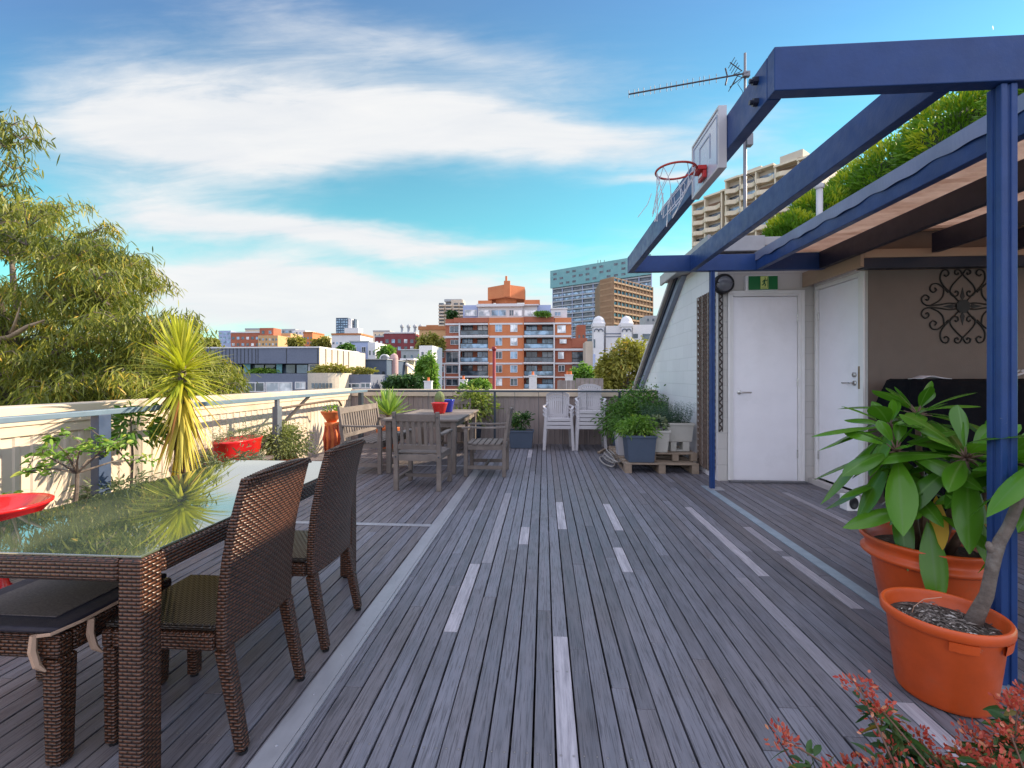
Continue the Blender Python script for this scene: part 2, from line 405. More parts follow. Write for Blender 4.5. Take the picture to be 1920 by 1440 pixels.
def block_mat(name, col):
    m, t, b = newmat(name)
    co = t.new('ShaderNodeTexCoord').outputs['UV']
    br = t.new('ShaderNodeTexBrick'); t.put(br.inputs['Vector'], co); br.offset = .5
    br.inputs['Scale'].default_value = 1; br.inputs['Brick Width'].default_value = .40; br.inputs['Row Height'].default_value = .20
    br.inputs['Mortar Size'].default_value = .006; br.inputs['Mortar Smooth'].default_value = .6
    for k, f in (('Color1', 1.), ('Color2', .95), ('Mortar', .84)): br.inputs[k].default_value = c4(tuple(c * f for c in col))
    bp = t.new('ShaderNodeBump'); bp.inputs['Strength'].default_value = .5; bp.inputs['Distance'].default_value = .006
    t.put(bp.inputs['Height'], t.m('ADD', t.m('SUBTRACT', 1., br.outputs['Fac']), t.m('MULTIPLY', t.noise(co, 90, 4), .3))); t.put(b.inputs['Normal'], bp.outputs[0])
    n = t.noise(co, 1.3, 5, .6)
    t.put(b.inputs['Base Color'], t.mix(t.mapr(n, .4, .7, 0, .3), br.outputs['Color'], c4(tuple(c * .8 for c in col)))); b.inputs['Roughness'].default_value = .7
    return m
m_block = block_mat('painted_blockwork', (.76, .74, .76))
m_block2 = block_mat('painted_blockwork_beige', (.58, .56, .53))

# ------------------------------------------------------------ the setting
mb = MB(); mb.box(-900, 900, -300, 2500, -15, -14)
tag(mb.build('ground', M('city_ground', (.07, .075, .06), .9, var=.4, scale=.05)), kind='structure')
# rising ground far away
mb = MB(); nx, ny = 40, 14
for j in range(ny + 1):
    for i in range(nx + 1):
        x = -420 + 840 * i / nx; y = 170 + 500 * j / ny; tt = j / ny
        z = -14 + 26 * (tt ** .8) + 3 * math.sin(x * .02 + j) * tt
        mb.v((x, y, z if j else -14.5))
for j in range(ny):
    for i in range(nx):
        a = j * (nx + 1) + i; mb.f(a, a + 1, a + nx + 2, a + nx + 1)
tag(mb.build('hill', M('hill_ground', (.09, .085, .055), .9, var=.4, scale=.05), smooth=True), kind='structure')

# decking boards
XW = -3.90; YF = 8.95
PALE = [(.05, -.3, 2.3, 1), (-.51, 2.3, 3.15, 1), (-.385, 3.17, 5.11, .45), (.178, 3.93, 4.78, 1), (-.18, 3.55, 3.96, .95), (.665, 3.93, 4.74, 1),
        (.53, 3.09, 3.53, .95), (1.415, 3.09, 4.68, .9), (1.775, 2.69, 3.44, .7), (1.25, 2.0, 3.06, .35), (2.70, 4.23, 5.36, .6), (-.27, 7.4, 8.2, .8),
        (1.06, 7.6, 8.15, .7), (1.78, 3.55, 4.1, .5), (1.46, .2, 1.93, .85)]
mb = MB(); gap = .0072
i = 0; x = -48 * .08 - .04
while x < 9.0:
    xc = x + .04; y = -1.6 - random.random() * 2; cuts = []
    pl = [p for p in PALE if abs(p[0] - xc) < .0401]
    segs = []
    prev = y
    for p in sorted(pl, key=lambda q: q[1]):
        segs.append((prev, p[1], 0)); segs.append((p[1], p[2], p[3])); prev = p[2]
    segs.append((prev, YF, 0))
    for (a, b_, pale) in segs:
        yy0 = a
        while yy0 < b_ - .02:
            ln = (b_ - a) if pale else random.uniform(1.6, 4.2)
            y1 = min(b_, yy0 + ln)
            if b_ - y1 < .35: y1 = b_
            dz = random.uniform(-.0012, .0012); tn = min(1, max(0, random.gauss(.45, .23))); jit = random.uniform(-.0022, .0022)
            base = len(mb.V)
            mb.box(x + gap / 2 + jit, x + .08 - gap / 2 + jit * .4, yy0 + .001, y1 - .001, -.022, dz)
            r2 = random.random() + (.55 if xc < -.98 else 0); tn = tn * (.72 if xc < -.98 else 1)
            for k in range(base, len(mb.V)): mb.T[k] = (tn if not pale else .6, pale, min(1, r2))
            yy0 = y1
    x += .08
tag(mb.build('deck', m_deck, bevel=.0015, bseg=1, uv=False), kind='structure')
mb = MB()
for y in np.arange(-1.5, 8.9, .45): mb.box(-3.88, 8.9, y - .02, y + .02, -.10, -.0225)
mb.box(XW, 9.0, -3.4, YF, -.16, -.12)
tag(mb.build('deck_joists', M('dark_underdeck', (.02, .018, .017), .9)), kind='structure')
mb = MB(); mb.box(-4.1, 9.0, -3.4, 10.4, -14, -.165)
tag(mb.build('building_base', m_render), 'rendered lower walls of the building beneath the timber roof deck', 'building')

# metal cover strips laid in the deck
mb = MB()
mb.box(-.985, -.900, -1.0, 6.3, .001, .006); mb.box(-.894, -.876, -.6, 6.28, .001, .012)
for y in (3.93, 6.62): mb.box(-3.2, -.987, y - .03, y + .03, .001, .006)
for k in range(28): mb.lathe([(.006, .006), (.004, .008), (0, .0085)], (-.94, -.8 + k * .26, 0), 8)
s1 = tag(mb.build('deck_cover_strip', m_galv, bevel=.001, bseg=1), 'long pale metal cover strip with cross strips in the deck beside the dining chairs', 'metal strip')
mb = MB(); mb.box(1.875, 1.955, .2, 5.6, .001, .006)
tag(mb.build('deck_cover_strip', M('bluish_strip', (.26, .33, .39), .5, .2, var=.15, scale=7)), 'narrow bluish metal strip in the deck leading from the far blue post', 'metal strip')

# ------------------------------------------------------------ parapet walls: ribbed cladding under a cap board
def ribbed(mb, x0, y0, x1, y1, z0, z1, n, depth=.014, face=1):
    """vertical ribs between two plan points, ribs stand out toward `face` side"""
    d = Vector((x1 - x0, y1 - y0, 0)); L = d.length; d.normalize(); nn = Vector((-d.y, d.x, 0)) * face
    prof = []; p = L / n
    for i in range(n):
        for (t, h) in ((0, 0), (.55, 0), (.65, 1), (.90, 1)): prof.append(((i + t) * p, h * depth))
    prof.append((L, 0))
    prev = None
    for (s, h) in prof:
        q = Vector((x0, y0, 0)) + d * s + nn * h
        a = mb.v((q.x, q.y, z0)); b_ = mb.v((q.x, q.y, z1))
        if prev: mb.f(prev[0], a, b_, prev[1])
        prev = (a, b_)
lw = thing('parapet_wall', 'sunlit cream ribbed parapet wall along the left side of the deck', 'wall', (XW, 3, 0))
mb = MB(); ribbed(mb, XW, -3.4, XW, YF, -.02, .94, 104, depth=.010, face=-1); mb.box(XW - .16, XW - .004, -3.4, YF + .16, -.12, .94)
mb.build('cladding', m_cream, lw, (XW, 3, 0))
mb = MB(); ys = [-3.4, -.6, 1.9, 4.4, 6.75, YF]
for a, b_ in zip(ys, ys[1:]): mb.box(XW - .20, XW + .035, a + .002, b_ - .002, .94, 1.085)
mb.build('cap_board', m_creamcap, lw, (XW, 3, 0), bevel=.006)
mb = MB()
for a, b_ in zip(ys, ys[1:]): mb.box(XW - .003, XW + .022, a + .002, b_ - .002, .862, .938)
mb.build('trim_board', m_creamcap, lw, (XW, 3, 0), bevel=.004)
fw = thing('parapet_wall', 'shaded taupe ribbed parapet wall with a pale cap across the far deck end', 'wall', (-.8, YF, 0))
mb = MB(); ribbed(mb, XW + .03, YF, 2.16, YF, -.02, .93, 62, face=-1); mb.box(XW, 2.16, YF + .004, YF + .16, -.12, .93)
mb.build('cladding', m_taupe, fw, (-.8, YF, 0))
mb = MB(); xs = [XW + .036, -1.8, .2, 2.16]
for a, b_ in zip(xs, xs[1:]): mb.box(a + .002, b_ - .002, YF - .05, YF + .20, .93, 1.065)
mb.build('cap_board', m_creamcap, fw, (-.8, YF, 0), bevel=.006)

# handrail
XR, YR, ZR = -3.42, 8.56, 1.045
hr = thing('handrail', 'grey-blue metal handrail running along the left parapet and dark across the far parapet', 'handrail', (XR, 3, 0))
mb = MB(); mb.bar((XR, -3.2, ZR - .03), (XR, YR, ZR), .062, .042); mb.build('rail', m_rail, hr, (XR, 3, 0), bevel=.006)
mb = MB(); mb.bar((XR - .03, YR + .02, ZR - .004), (2.1, YR + .02, ZR - .004), .05, .032); mb.build('rail', m_raildark, hr, (XR, 3, 0), bevel=.005)
for y in (3.29, 5.62, 8.3): 
    mb = MB(); mb.box(XR - .035, XR + .035, y - .05, y + .05, 0, ZR - .03 if y != 5.62 else .93)
    if y == 5.62: mb.box(XR - .02, XR + .02, y - .03, y + .03, .93, ZR - .03)
    mb.build('post', M('navy_post', (.045, .07, .13), .4, var=.15) if y < 4 else (m_raildark if y > 8 else M('grey_post', (.11, .13, .16), .5)), hr, (XR, 3, 0), bevel=.004)
for x in (-.93, 1.4):
    mb = MB(); mb.box(x - .02, x + .02, YR, YR + .04, 0, ZR - .02); mb.build('post', m_raildark, hr, (XR, 3, 0))
mb = MB(); mb.bar((XR - .02, 6.45, ZR - .02), (XR - .12, 5.15, .28), .035, .03); mb.build('brace', M('dark_brace', (.05, .04, .035), .6), hr, (XR, 3, 0))  # dark diagonal bar sloping down from the rail
mb = MB(); mb.tube([(XR, 5.68, .90), (XR - .02, 6.2, .91), (XR - .03, 7.2, .93), (XR - .03, 7.45, .91), (XR - .03, 7.55, .82)], .016, 8); mb.build('lower_rail', M('brown_lower_rail', (.12, .08, .06), .6), hr, (XR, 3, 0), smooth=True)  # brown tube stands in for the shadow line of the handrail bend
for k, x in enumerate((-2.9, -2.2, -1.5, -.55, -.1, .35, .8)):
    mb = MB(); mb.tube([(x, YR + .02, .05), (x, YR + .02, ZR - .02)], .004, 6); mb.build('wire', m_raildark, hr, (XR, 3, 0))
# ============================================================ pergola
pg = thing('pergola', 'blue painted steel and timber pergola with translucent corrugated roofing over its right half', 'pergola', (1.95, 2.08, 0)); PO = (1.95, 2.08, 0)
Z0, Z1 = 2.54, 2.73
mb = MB(); mb.box(.993, 9.0, 2.04, 2.105, Z0, Z1); mb.build('front_beam', m_navy, pg, PO, bevel=.004)
mb = MB(); mb.box(.993, 1.055, 2.107, 5.42, Z0, Z1); mb.build('rafter', m_navy, pg, PO, bevel=.004)
mb = MB(); mb.box(.99, 3.34, 5.424, 5.50, Z0, Z1 - .002); mb.build('back_beam', m_navy, pg, PO, bevel=.004)
for x in (1.70, 2.44):
    mb = MB(); mb.box(x - .003, x + .06, 2.107, 5.42, Z0 + .002, Z1 + .002); mb.build('rafter', m_navy, pg, PO, bevel=.004)
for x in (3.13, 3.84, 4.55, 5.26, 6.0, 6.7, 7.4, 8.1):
    mb = MB(); mb.box(x, x + .06, 2.107, 5.42 if x < 3.2 else 4.8, Z0 + .002, Z1 + .002); mb.build('rafter', m_darknavy, pg, PO)  # rafters under the sheet: their shade is put into a darker blue
for (x, y, w_) in ((1.95, 2.085, .066), (1.955, 5.46, .052)):
    mb = MB(); h = w_ / 2; hh = Z0 if y < 3 else Z0
    # box section with a shallow groove down each face
    g = w_ * .10; gd = .008; P = []
    for (sx, sy, ax) in ((1, -1, 1), (1, 1, 0), (-1, 1, 1), (-1, -1, 0)): pass
    ring = [(-h, -h), (-g, -h), (-g, -h + gd), (g, -h + gd), (g, -h), (h, -h), (h, -g), (h - gd, -g), (h - gd, g), (h, g), (h, h), (g, h), (g, h - gd), (-g, h - gd), (-g, h), (-h, h), (-h, g), (-h + gd, g), (-h + gd, -g), (-h, -g)]
    mb.prism([(x + a, y + b_, .004) for a, b_ in ring], (0, 0, hh - .005))
    mb.build('post', m_navy, pg, PO, bevel=.006)
mb = MB(); mb.box(1.90, 2.07, 5.38, 5.53, .003, .012); mb.build('base_plate', m_galv, pg, PO)
for z in (2.585, 2.685):
    for yy_ in (2.20,):
        mb = MB(); mb.tube([(.994, yy_, z), (.972, yy_, z)], .02, 6); mb.tube([(.972, yy_, z), (.957, yy_, z)], .011, 8); mb.build('bolt', m_darknavy, pg, PO)
# wavy flashing on the covered rafter
mb = MB(); n = 120; prev = None
for i in range(n + 1):
    y = 2.0 + 3.45 * i / n; zb = 2.648 + .008 * math.sin(y * 11) + .006 * math.sin(y * 23 + 1); o_ = .006 * math.sin(y * 11)
    a = mb.v((2.425 + o_, y, zb)); b_ = mb.v((2.428, y, 2.745)); c_ = mb.v((2.50, y, 2.760))
    if prev: mb.f(prev[0], a, b_, prev[1]); mb.f(prev[1], b_, c_, prev[2])
    prev = (a, b_, c_)
mb.build('flashing', M('grey_flashing', (.17, .19, .29), .4, .2, var=.1, scale=4), pg, PO, solid=.002)
# corrugated translucent sheet
mt, t, b = newmat('translucent_roof_sheet')
co = t.new('ShaderNodeTexCoord').outputs['Object']
bc = t.mix(t.mapr(t.noise(t.vmap(co, (1, 3, 1)), 2.2, 6, .7), .4, .7), (.95, .74, .60, 1), (.72, .50, .38, 1))
t.put(b.inputs['Base Color'], bc); b.inputs['Roughness'].default_value = .5
tr = t.new('ShaderNodeBsdfTranslucent'); t.put(tr.inputs[0], bc); mx = t.new('ShaderNodeMixShader'); mx.inputs[0].default_value = .80
t.l.new(b.outputs[0], mx.inputs[1]); t.l.new(tr.outputs[0], mx.inputs[2]); t.l.new(mx.outputs[0], t.n['Material Output'].inputs[0])
mb = MB(); prev = None
for i in range(361):
    y = 1.98 + 3.6 * i / 360; z = 2.765 + .011 * math.sin(y * 2 * PI / .09)
    if y > 5.5 and False: break
    a = mb.v((2.505, y, z)); b_ = mb.v((9.0, y, z + .20))
    if prev: mb.f(prev[0], a, b_, prev[1])
    prev = (a, b_)
mb.build('roof_sheet', mt, pg, PO, smooth=True, solid=.002)
# chalky scratch marks on the outer rafter
mb = MB()
def stroke(mb, pts, r): mb.tube([(.990, y, z) for (y, z) in pts], r, 5)
stroke(mb, [(3.33, 2.60), (3.36, 2.66), (3.33, 2.70), (3.28, 2.66), (3.30, 2.60)], .0025)
stroke(mb, [(3.22, 2.61), (3.19, 2.66), (3.17, 2.61), (3.14, 2.67)], .0030)
stroke(mb, [(3.48, 2.58), (3.53, 2.62), (3.55, 2.68), (3.50, 2.71)], .0022)
stroke(mb, [(3.64, 2.60), (3.66, 2.66), (3.62, 2.69), (3.60, 2.63), (3.66, 2.58)], .0022)
mb.build('chalk_mark', M('chalk', (.6, .6, .65), .9), pg, PO)

# ============================================================ rooftop building
bd = thing('rooftop_building', 'pale rooftop building with a sloping gable end, two white doors and shaded taupe wall', 'building', (2.18, 5.9, 0)); BO = (2.18, 5.9, 0)
def part(name, mats, mb, **k): return mb.build(name, mats, bd, BO, **k)
# side (gable) wall
mb = MB(); mb.prism([(2.18, 5.9, -.02), (2.18, 10.5, -.02), (2.18, 10.5, 1.05), (2.18, 7.42, 2.86), (2.18, 5.9, 2.86)], (.12, 0, 0)); part('side_wall', m_block, mb)
mb = MB(); mb.box(2.302, 2.32, 5.9, 6.02, 0, 2.86); mb.box(3.20, 3.35, 5.9, 6.02, -.02, 2.86); mb.box(2.322, 3.198, 5.9, 6.02, 2.36, 2.86); mb.box(2.181, 2.30, 5.899, 5.9, 0, 2.86); part('front_wall', m_block2, mb)
# sloping verge boards
sl = Vector((0, 10.55 - 7.35, 1.02 - 2.90)).normalized(); nn = Vector((0, -sl.z, sl.y)) * 1
if nn.z < 0: nn = -nn
p0 = Vector((0, 7.20, 2.985)); p1 = Vector((0, 10.75, 2.985 - 3.55 * (-sl.z / sl.y)))
for (nm, a, b_, x0, mt_) in (('verge_board', .03, .085, 2.02, M('verge_pale', (.42, .39, .38), .6)), ('verge_gap', -.045, .03, 2.07, m_darknavy), ('verge_board', -.15, -.045, 2.10, M('verge_grey', (.20, .23, .31), .5))):
    mb = MB(); q = [p0 + nn * a, p1 + nn * a, p1 + nn * b_, p0 + nn * b_]
    mb.prism([(x0, v.y, v.z) for v in q], (2.178 - x0, 0, 0)); part(nm, mt_, mb)
mb = MB(); q = [p0 - nn * .03, p1 - nn * .03, p1 + nn * .03, p0 + nn * .03]; mb.prism([(2.30, v.y, v.z) for v in q], (6.6, 0, 0)); part('sloping_roof', m_galv, mb)
mb = MB(); mb.box(1.98, 9.0, 5.6, 7.75, 2.87, 2.975); part('roof', M('grey_roof_edge', (.34, .33, .34), .5, var=.08), mb, bevel=.01)
mb = MB(); mb.box(3.6, 9.0, 4.82, 5.598, 2.87, 2.96); part('roof', M('grey_roof_low', (.3, .3, .3), .5), mb)
mb = MB(); mb.box(1.96, 2.6, 5.56, 5.598, 2.80, 2.98); mb.box(1.94, 1.978, 5.56, 7.8, 2.84, 3.0); part('gutter', M('gutter_grey', (.30, .29, .30), .4), mb, bevel=.006)
# door wall and shaded front wall
mb = MB(); mb.box(3.35, 3.47, 4.97, 5.045, -.02, 2.86); mb.box(3.35, 3.47, 5.88, 5.898, 0, 2.86); mb.box(3.35, 3.47, 5.047, 5.878, 2.42, 2.86)
mb.box(3.27, 3.349, 5.05, 5.89, .0, .058); part('door_wall', M('recess_wall', (.47, .44, .42), .8, var=.05, bump=.2), mb)
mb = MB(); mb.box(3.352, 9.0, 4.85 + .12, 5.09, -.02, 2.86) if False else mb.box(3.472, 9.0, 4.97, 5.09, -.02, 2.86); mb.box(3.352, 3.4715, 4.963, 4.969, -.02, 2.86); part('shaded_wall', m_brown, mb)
mb = MB(); mb.box(3.20, 3.235, 4.85, 5.895, 2.42, 2.60); part('fascia', m_beigebeam, mb, bevel=.004)
mb = MB(); mb.box(3.237, 9.0, 4.85, 4.885, 2.515, 2.60); part('fascia', m_beigebeam, mb, bevel=.004)
mb = MB(); mb.box(3.237, 9.0, 4.855, 4.95, 2.41, 2.512); part('dark_beam', m_darknavy, mb)  # dark strip just below the beige fascia
mb = MB(); mb.box(3.237, 9.0, 4.952, 4.968, 2.41, 2.6); mb.box(3.237, 3.348, 4.952, 5.9, 2.55, 2.6); part('soffit', m_beigebeam, mb)

def door_part(name_prefix, build):
    pass
# door 1 (faces the camera)
mb = MB(); mb.box(2.322, 2.368, 5.885, 5.99, 0, 2.36); mb.box(3.152, 3.198, 5.885, 5.99, 0, 2.36); mb.box(2.37, 3.15, 5.885, 5.99, 2.318, 2.358); mb.box(2.30, 2.332, 5.872, 5.884, 0, 2.385); mb.box(3.188, 3.222, 5.872, 5.884, 0, 2.385); mb.box(2.334, 3.186, 5.872, 5.884, 2.345, 2.385)
part('door_frame', m_whiteframe, mb, bevel=.003)
mb = MB(); mb.box(2.373, 3.147, 5.905, 5.945, .012, 2.313); d1 = part('door', m_white, mb, bevel=.003)
def lever(mb, p, d, n):
    p, d, n = Vector(p), Vector(d), Vector(n)
    mb.tube([p, p + n * .012], .027, 16); mb.tube([p + n * .012, p + n * .05, p + n * .055 + d * .02, p + n * .055 + d * .13], .0095, 8)
mb = MB(); lever(mb, (2.445, 5.905, 1.115), (1, 0, 0), (0, -1, 0)); h_ = mb.build('handle', m_steel, d1, BO, smooth=True, bevel=.001)
for z in (.35, 1.25, 2.05):
    mb = MB(); mb.tube([(3.147, 5.899, z - .05), (3.147, 5.899, z + .05)], .008, 8); mb.build('hinge', m_steel, d1, BO)
mb = MB(); mb.box(2.30, 3.22, 5.80, 5.872, .002, .02); part('threshold', M('threshold', (.12, .12, .13), .5), mb)
# door 2 (faces left, side on)
mb = MB(); mb.box(3.335, 3.46, 5.842, 5.877, .06, 2.42); mb.box(3.335, 3.46, 5.048, 5.093, .06, 2.42); mb.box(3.335, 3.46, 5.095, 5.84, 2.375, 2.418)
mb.box(3.325, 3.349, 5.0, 5.05, .06, 2.46) ; mb.box(3.325, 3.3345, 5.052, 5.875, 2.42, 2.46); part('door_frame', m_whiteframe, mb, bevel=.003)
mb = MB(); mb.box(3.368, 3.408, 5.099, 5.836, .075, 2.370); d2 = part('door', m_white, mb, bevel=.003)
mb = MB(); lever(mb, (3.368, 5.19, 1.24), (0, 1, 0), (-1, 0, 0)); mb.tube([(3.368, 5.19, 1.33), (3.350, 5.19, 1.33)], .026, 16); mb.build('handle', m_steel, d2, BO, smooth=True)
mb = MB(); mb.box(3.331, 3.3345, 5.052, 5.088, 1.18, 1.42); mb.build('strike_plate', M('brass_plate', (.25, .18, .10), .4, .8), d2, BO)
for z in (.35, 2.05):
    mb = MB(); mb.tube([(3.36, 5.838, z - .05), (3.36, 5.838, z + .05)], .008, 8); mb.build('hinge', m_steel, d2, BO)
# inner core so nothing shows through the gaps
mb = MB(); mb.box(4.4, 9.0, 7.76, 11.0, 0, 2.95); mb.box(3.7, 4.395, 7.76, 9.0, 0, 2.5); part('rear_wing', m_render, mb)
mb = MB(); mb.box(2.5, 9.0, 6.05, 7.6, 0, 2.86); mb.box(3.49, 9.0, 5.1, 6.04, 0, 2.86); part('core', M('inner_dark', (.02, .02, .02), .9), mb)
mb = MB()
for k in range(6): mb.lathe([(.02, 0), (.012, .01), (0, .012)], (2.20 + .0 * k, 0, 0), 6) if False else None

# bulkhead lamp
lp = thing('bulkhead_lamp', 'round black bulkhead lamp with grey lens beside the green exit sign', 'lamp', (2.235, 5.898, 2.47))
def disc_y(mb, c, prof, seg=28, sx=1, sz=1):
    """profile (r, out) revolved about the -Y axis"""
    rings = []
    for (r, o_) in prof:
        if r < 1e-6: rings.append([mb.v((c[0], c[1] - o_, c[2]))]); continue
        rings.append([mb.v((c[0] + r * math.cos(2 * PI * k / seg) * sx, c[1] - o_, c[2] + r * math.sin(2 * PI * k / seg) * sz)) for k in range(seg)])
    for A, B in zip(rings, rings[1:]):
        for k in range(seg):
            k2 = (k + 1) % seg
            if len(B) == 1: mb.f(A[k], A[k2], B[0])
            else: mb.f(A[k], A[k2], B[k2], B[k])
LC = (2.235, 5.898, 2.47)
mb = MB(); disc_y(mb, LC, [(.122, 0), (.128, .03), (.122, .075), (.105, .082), (.100, .06)]); mb.build('housing', m_black, lp, LC, smooth=True)
mb = MB(); disc_y(mb, LC, [(.102, .06), (.095, .09), (.07, .112), (.035, .124), (0, .127)]); mb.build('lens', M('smoked_lens', (.16, .165, .19), .2, var=.1), lp, LC, smooth=True)
mb = MB(); pts = [(LC[0] - .115 * math.cos(a), LC[1] - .03 - .085 * math.sin(a), LC[2] + .008) for a in np.linspace(0, PI, 13)]; mb.tube(pts, .012, 8)
mb.prism([(LC[0] + .112 * math.cos(a), LC[1] - .084, LC[2] + .112 * math.sin(a)) for a in np.linspace(0.05, PI - .05, 16)], (0, -.012, 0)); mb.build('eyelid', m_black, lp, LC)

# exit sign with running figure
es = thing('exit_sign', 'green exit sign box with a pale running figure panel above the first white door', 'exit sign', (2.69, 5.898, 2.36)); EO = (2.69, 5.898, 2.36)
mb = MB(); mb.box(2.50, 2.88, 5.83, 5.897, 2.375, 2.565); mb.build('housing', m_whiteframe, es, EO, bevel=.008)
mb = MB(); mb.box(2.525, 2.872, 5.818, 5.829, 2.385, 2.555); mb.build('face', M('exit_green', (.012, .16, .045), .35, var=.05), es, EO, bevel=.003)
mb = MB(); mb.box(2.665, 2.755, 5.812, 5.817, 2.395, 2.548); pnl = mb.build('figure_panel', M('exit_pale', (.62, .72, .22), .4, var=.03), es, EO)
mb = MB(); Y0 = 5.8095
def st(pts, r): mb.tube([(x, Y0, z) for x, z in pts], r, 6)
st([(2.716, 2.525), (2.717, 2.5255)], .010); st([(2.714, 2.508), (2.706, 2.470)], .0085)
st([(2.706, 2.468), (2.722, 2.448), (2.714, 2.424)], .006); st([(2.706, 2.468), (2.694, 2.446), (2.678, 2.440)], .006)
st([(2.714, 2.505), (2.734, 2.494), (2.742, 2.505)], .0045); st([(2.712, 2.504), (2.694, 2.492), (2.686, 2.476)], .0045)
st([(2.745, 2.54), (2.745, 2.405), (2.675, 2.405)], .0025)
mb.build('running_figure', M('exit_dark', (.01, .12, .04), .5), es, EO)

# trellis
tl = thing('trellis', 'narrow dark and cream diamond lattice trellis fixed on the wall behind the far blue post', 'trellis', (2.165, 5.95, .1)); TO = (2.165, 5.95, .1)
mb = MB()
for k in range(-7, 32):
    z = .05 + k * .085
    for (s) in (1, -1):
        ya, yb = 5.95, 6.58; za, zb = (z, z + .63) if s == 1 else (z + .63, z)
        # clip to panel height
        def clip(ya, za, yb, zb, lo=.08, hi=2.42):
            pts = []
            for (y, zz) in ((ya, za), (yb, zb)): pts.append([y, zz])
            for i_ in (0, 1):
                o_ = pts[1 - i_]; p = pts[i_]
                for lim, bad in ((lo, p[1] < lo), (hi, p[1] > hi)):
                    if bad:
                        if abs(o_[1] - p[1]) < 1e-6: return None
                        t_ = (lim - p[1]) / (o_[1] - p[1])
                        if t_ < 0 or t_ > 1: return None
                        pts[i_] = [p[0] + (o_[0] - p[0]) * t_, lim]; p = pts[i_]
            return pts
        c_ = clip(ya, za, yb, zb)
        if c_ and abs(c_[0][1] - c_[1][1]) > .03: mb.bar((2.168 - (.008 if s == 1 else 0), c_[0][0], c_[0][1]), (2.168 - (.008 if s == 1 else 0), c_[1][0], c_[1][1]), .006, .024, up=(0, 1, 1))
mb.build('lattice', M('lattice_timber', (.13, .09, .07), .8, var=.3, scale=20), tl, TO)
mb = MB()
for y in (5.955, 6.16, 6.37, 6.575): mb.box(2.148, 2.156, y - .012, y + .012, .08, 2.42)
mb.build('upright', M('lattice_upright', (.30, .25, .22), .8), tl, TO)
t2 = thing('trellis', 'slim dark trellis strip between the far blue post and the first white door', 'trellis', (2.24, 5.89, .6)); TO = (2.24, 5.89, .6)
mb = MB()
for k in range(20):
    z = .62 + k * .092; mb.bar((2.195, 5.89, z), (2.235, 5.89, z + .046), .006, .016, up=(0, 0, 1)); mb.bar((2.235, 5.884, z + .046), (2.195, 5.884, z + .092), .006, .016)
mb.build('lattice', M('lattice_timber2', (.06, .045, .04), .8), t2, TO)
mb = MB(); mb.tube([(2.195, 5.89, .62), (2.195, 5.89, 2.46)], .005, 6); mb.tube([(2.24, 5.89, .62), (2.24, 5.89, 2.46)], .004, 6); mb.build('upright', m_black, t2, TO)

# wrought iron wall ornament
wo = thing('wall_ornament', 'round wrought iron scroll ornament hung on the shaded taupe wall', 'wall ornament', (4.27, 4.965, 2.03)); WC = Vector((4.27, 4.945, 2.03))
def catmull(P, k=5):
    P = [Vector((*p, 0)) for p in P]; P = [P[0] * 2 - P[1]] + P + [P[-1] * 2 - P[-2]]; out = []
    for a, b_, c_, d_ in zip(P, P[1:], P[2:], P[3:]):
        for i in range(k):
            t_ = i / k; out.append(.5 * ((2 * b_) + (c_ - a) * t_ + (2 * a - 5 * b_ + 4 * c_ - d_) * t_ ** 2 + (3 * b_ - a - 3 * c_ + d_) * t_ ** 3))
    return out + [P[-2]]
SCR = [[(0, .30), (.05, .25), (.10, .19), (.115, .14), (.09, .10), (.05, .10), (.04, .13), (.06, .145), (.07, .13)],
       [(0, .30), (.03, .345), (.065, .34), (.07, .31), (.045, .30), (.04, .32)],
       [(.04, .05), (.10, .12), (.17, .19), (.205, .26), (.19, .33), (.145, .345), (.125, .31), (.15, .285), (.17, .30)],
       [(.13, .13), (.17, .17), (.225, .215), (.28, .21), (.30, .165), (.27, .135), (.24, .155), (.255, .18)],
       [(.03, .02), (.12, .030), (.22, .015), (.31, .010), (.36, .03), (.378, .075), (.345, .11), (.31, .09), (.32, .06), (.34, .07)],
       [(.29, .012), (.22, .05), (.18, .10), (.17, .17)]]
mb = MB()
for q_ in SCR:
    for sx_ in (1, -1):
        for sz_ in (1, -1):
            mb.tube([WC + Vector((p.x * sx_ * 1.05, 0, p.y * sz_ * 1.08)) for p in catmull(q_)], .0075, 6)
mb.build('scrolls', m_iron, wo, WC, smooth=True)
mb = MB(); mb.prism([WC + Vector((math.cos(a) * .07, -.01, math.sin(a) * .07)) for a in [k * PI / 4 + .39 for k in range(8)]], (0, .02, 0))
for k in range(4):
    a = k * PI / 2 + PI / 2; d = Vector((math.cos(a), 0, math.sin(a)))
    mb.prism([WC + d * .10 + Vector((-d.z, 0, d.x)) * .022, WC + d * .19, WC + d * .10 - Vector((-d.z, 0, d.x)) * .022, WC + d * .06], (0, .012, 0))
mb.build('boss', m_iron, wo, WC)

# ============================================================ covered barbecue
bq = thing('covered_barbecue', 'barbecue hidden under a black fabric cover against the shaded taupe wall', 'barbecue', (4.10, 4.55, 0)); QO = (4.10, 4.55, 0)
mb = MB(); levels = [(1.285, .74, .20, .0), (1.27, .765, .225, .004), (1.20, .78, .25, .008), (1.02, .84, .28, .014), (.96, .85, .29, .018), (.86, .80, .285, .022), (.70, .74, .28, .028), (.40, .72, .28, .035), (.10, .71, .285, .042)]
seg = 96; rings = []
for (z, hx, hy, am) in levels:
    ring = []
    for k in range(seg):
        a = 2 * PI * k / seg; ca, sa = math.cos(a), math.sin(a); e = .32
        x = hx * math.copysign(abs(ca) ** e, ca); y = hy * math.copysign(abs(sa) ** e, sa)
        f_ = am * (math.sin(k * 1.9 + z * 2) + .6 * math.sin(k * .83 + 1)) 
        ring.append(mb.v((4.10 + x + f_ * ca, 4.55 + y + f_ * sa, z + .006 * math.sin(k * .5))))
    rings.append(ring)
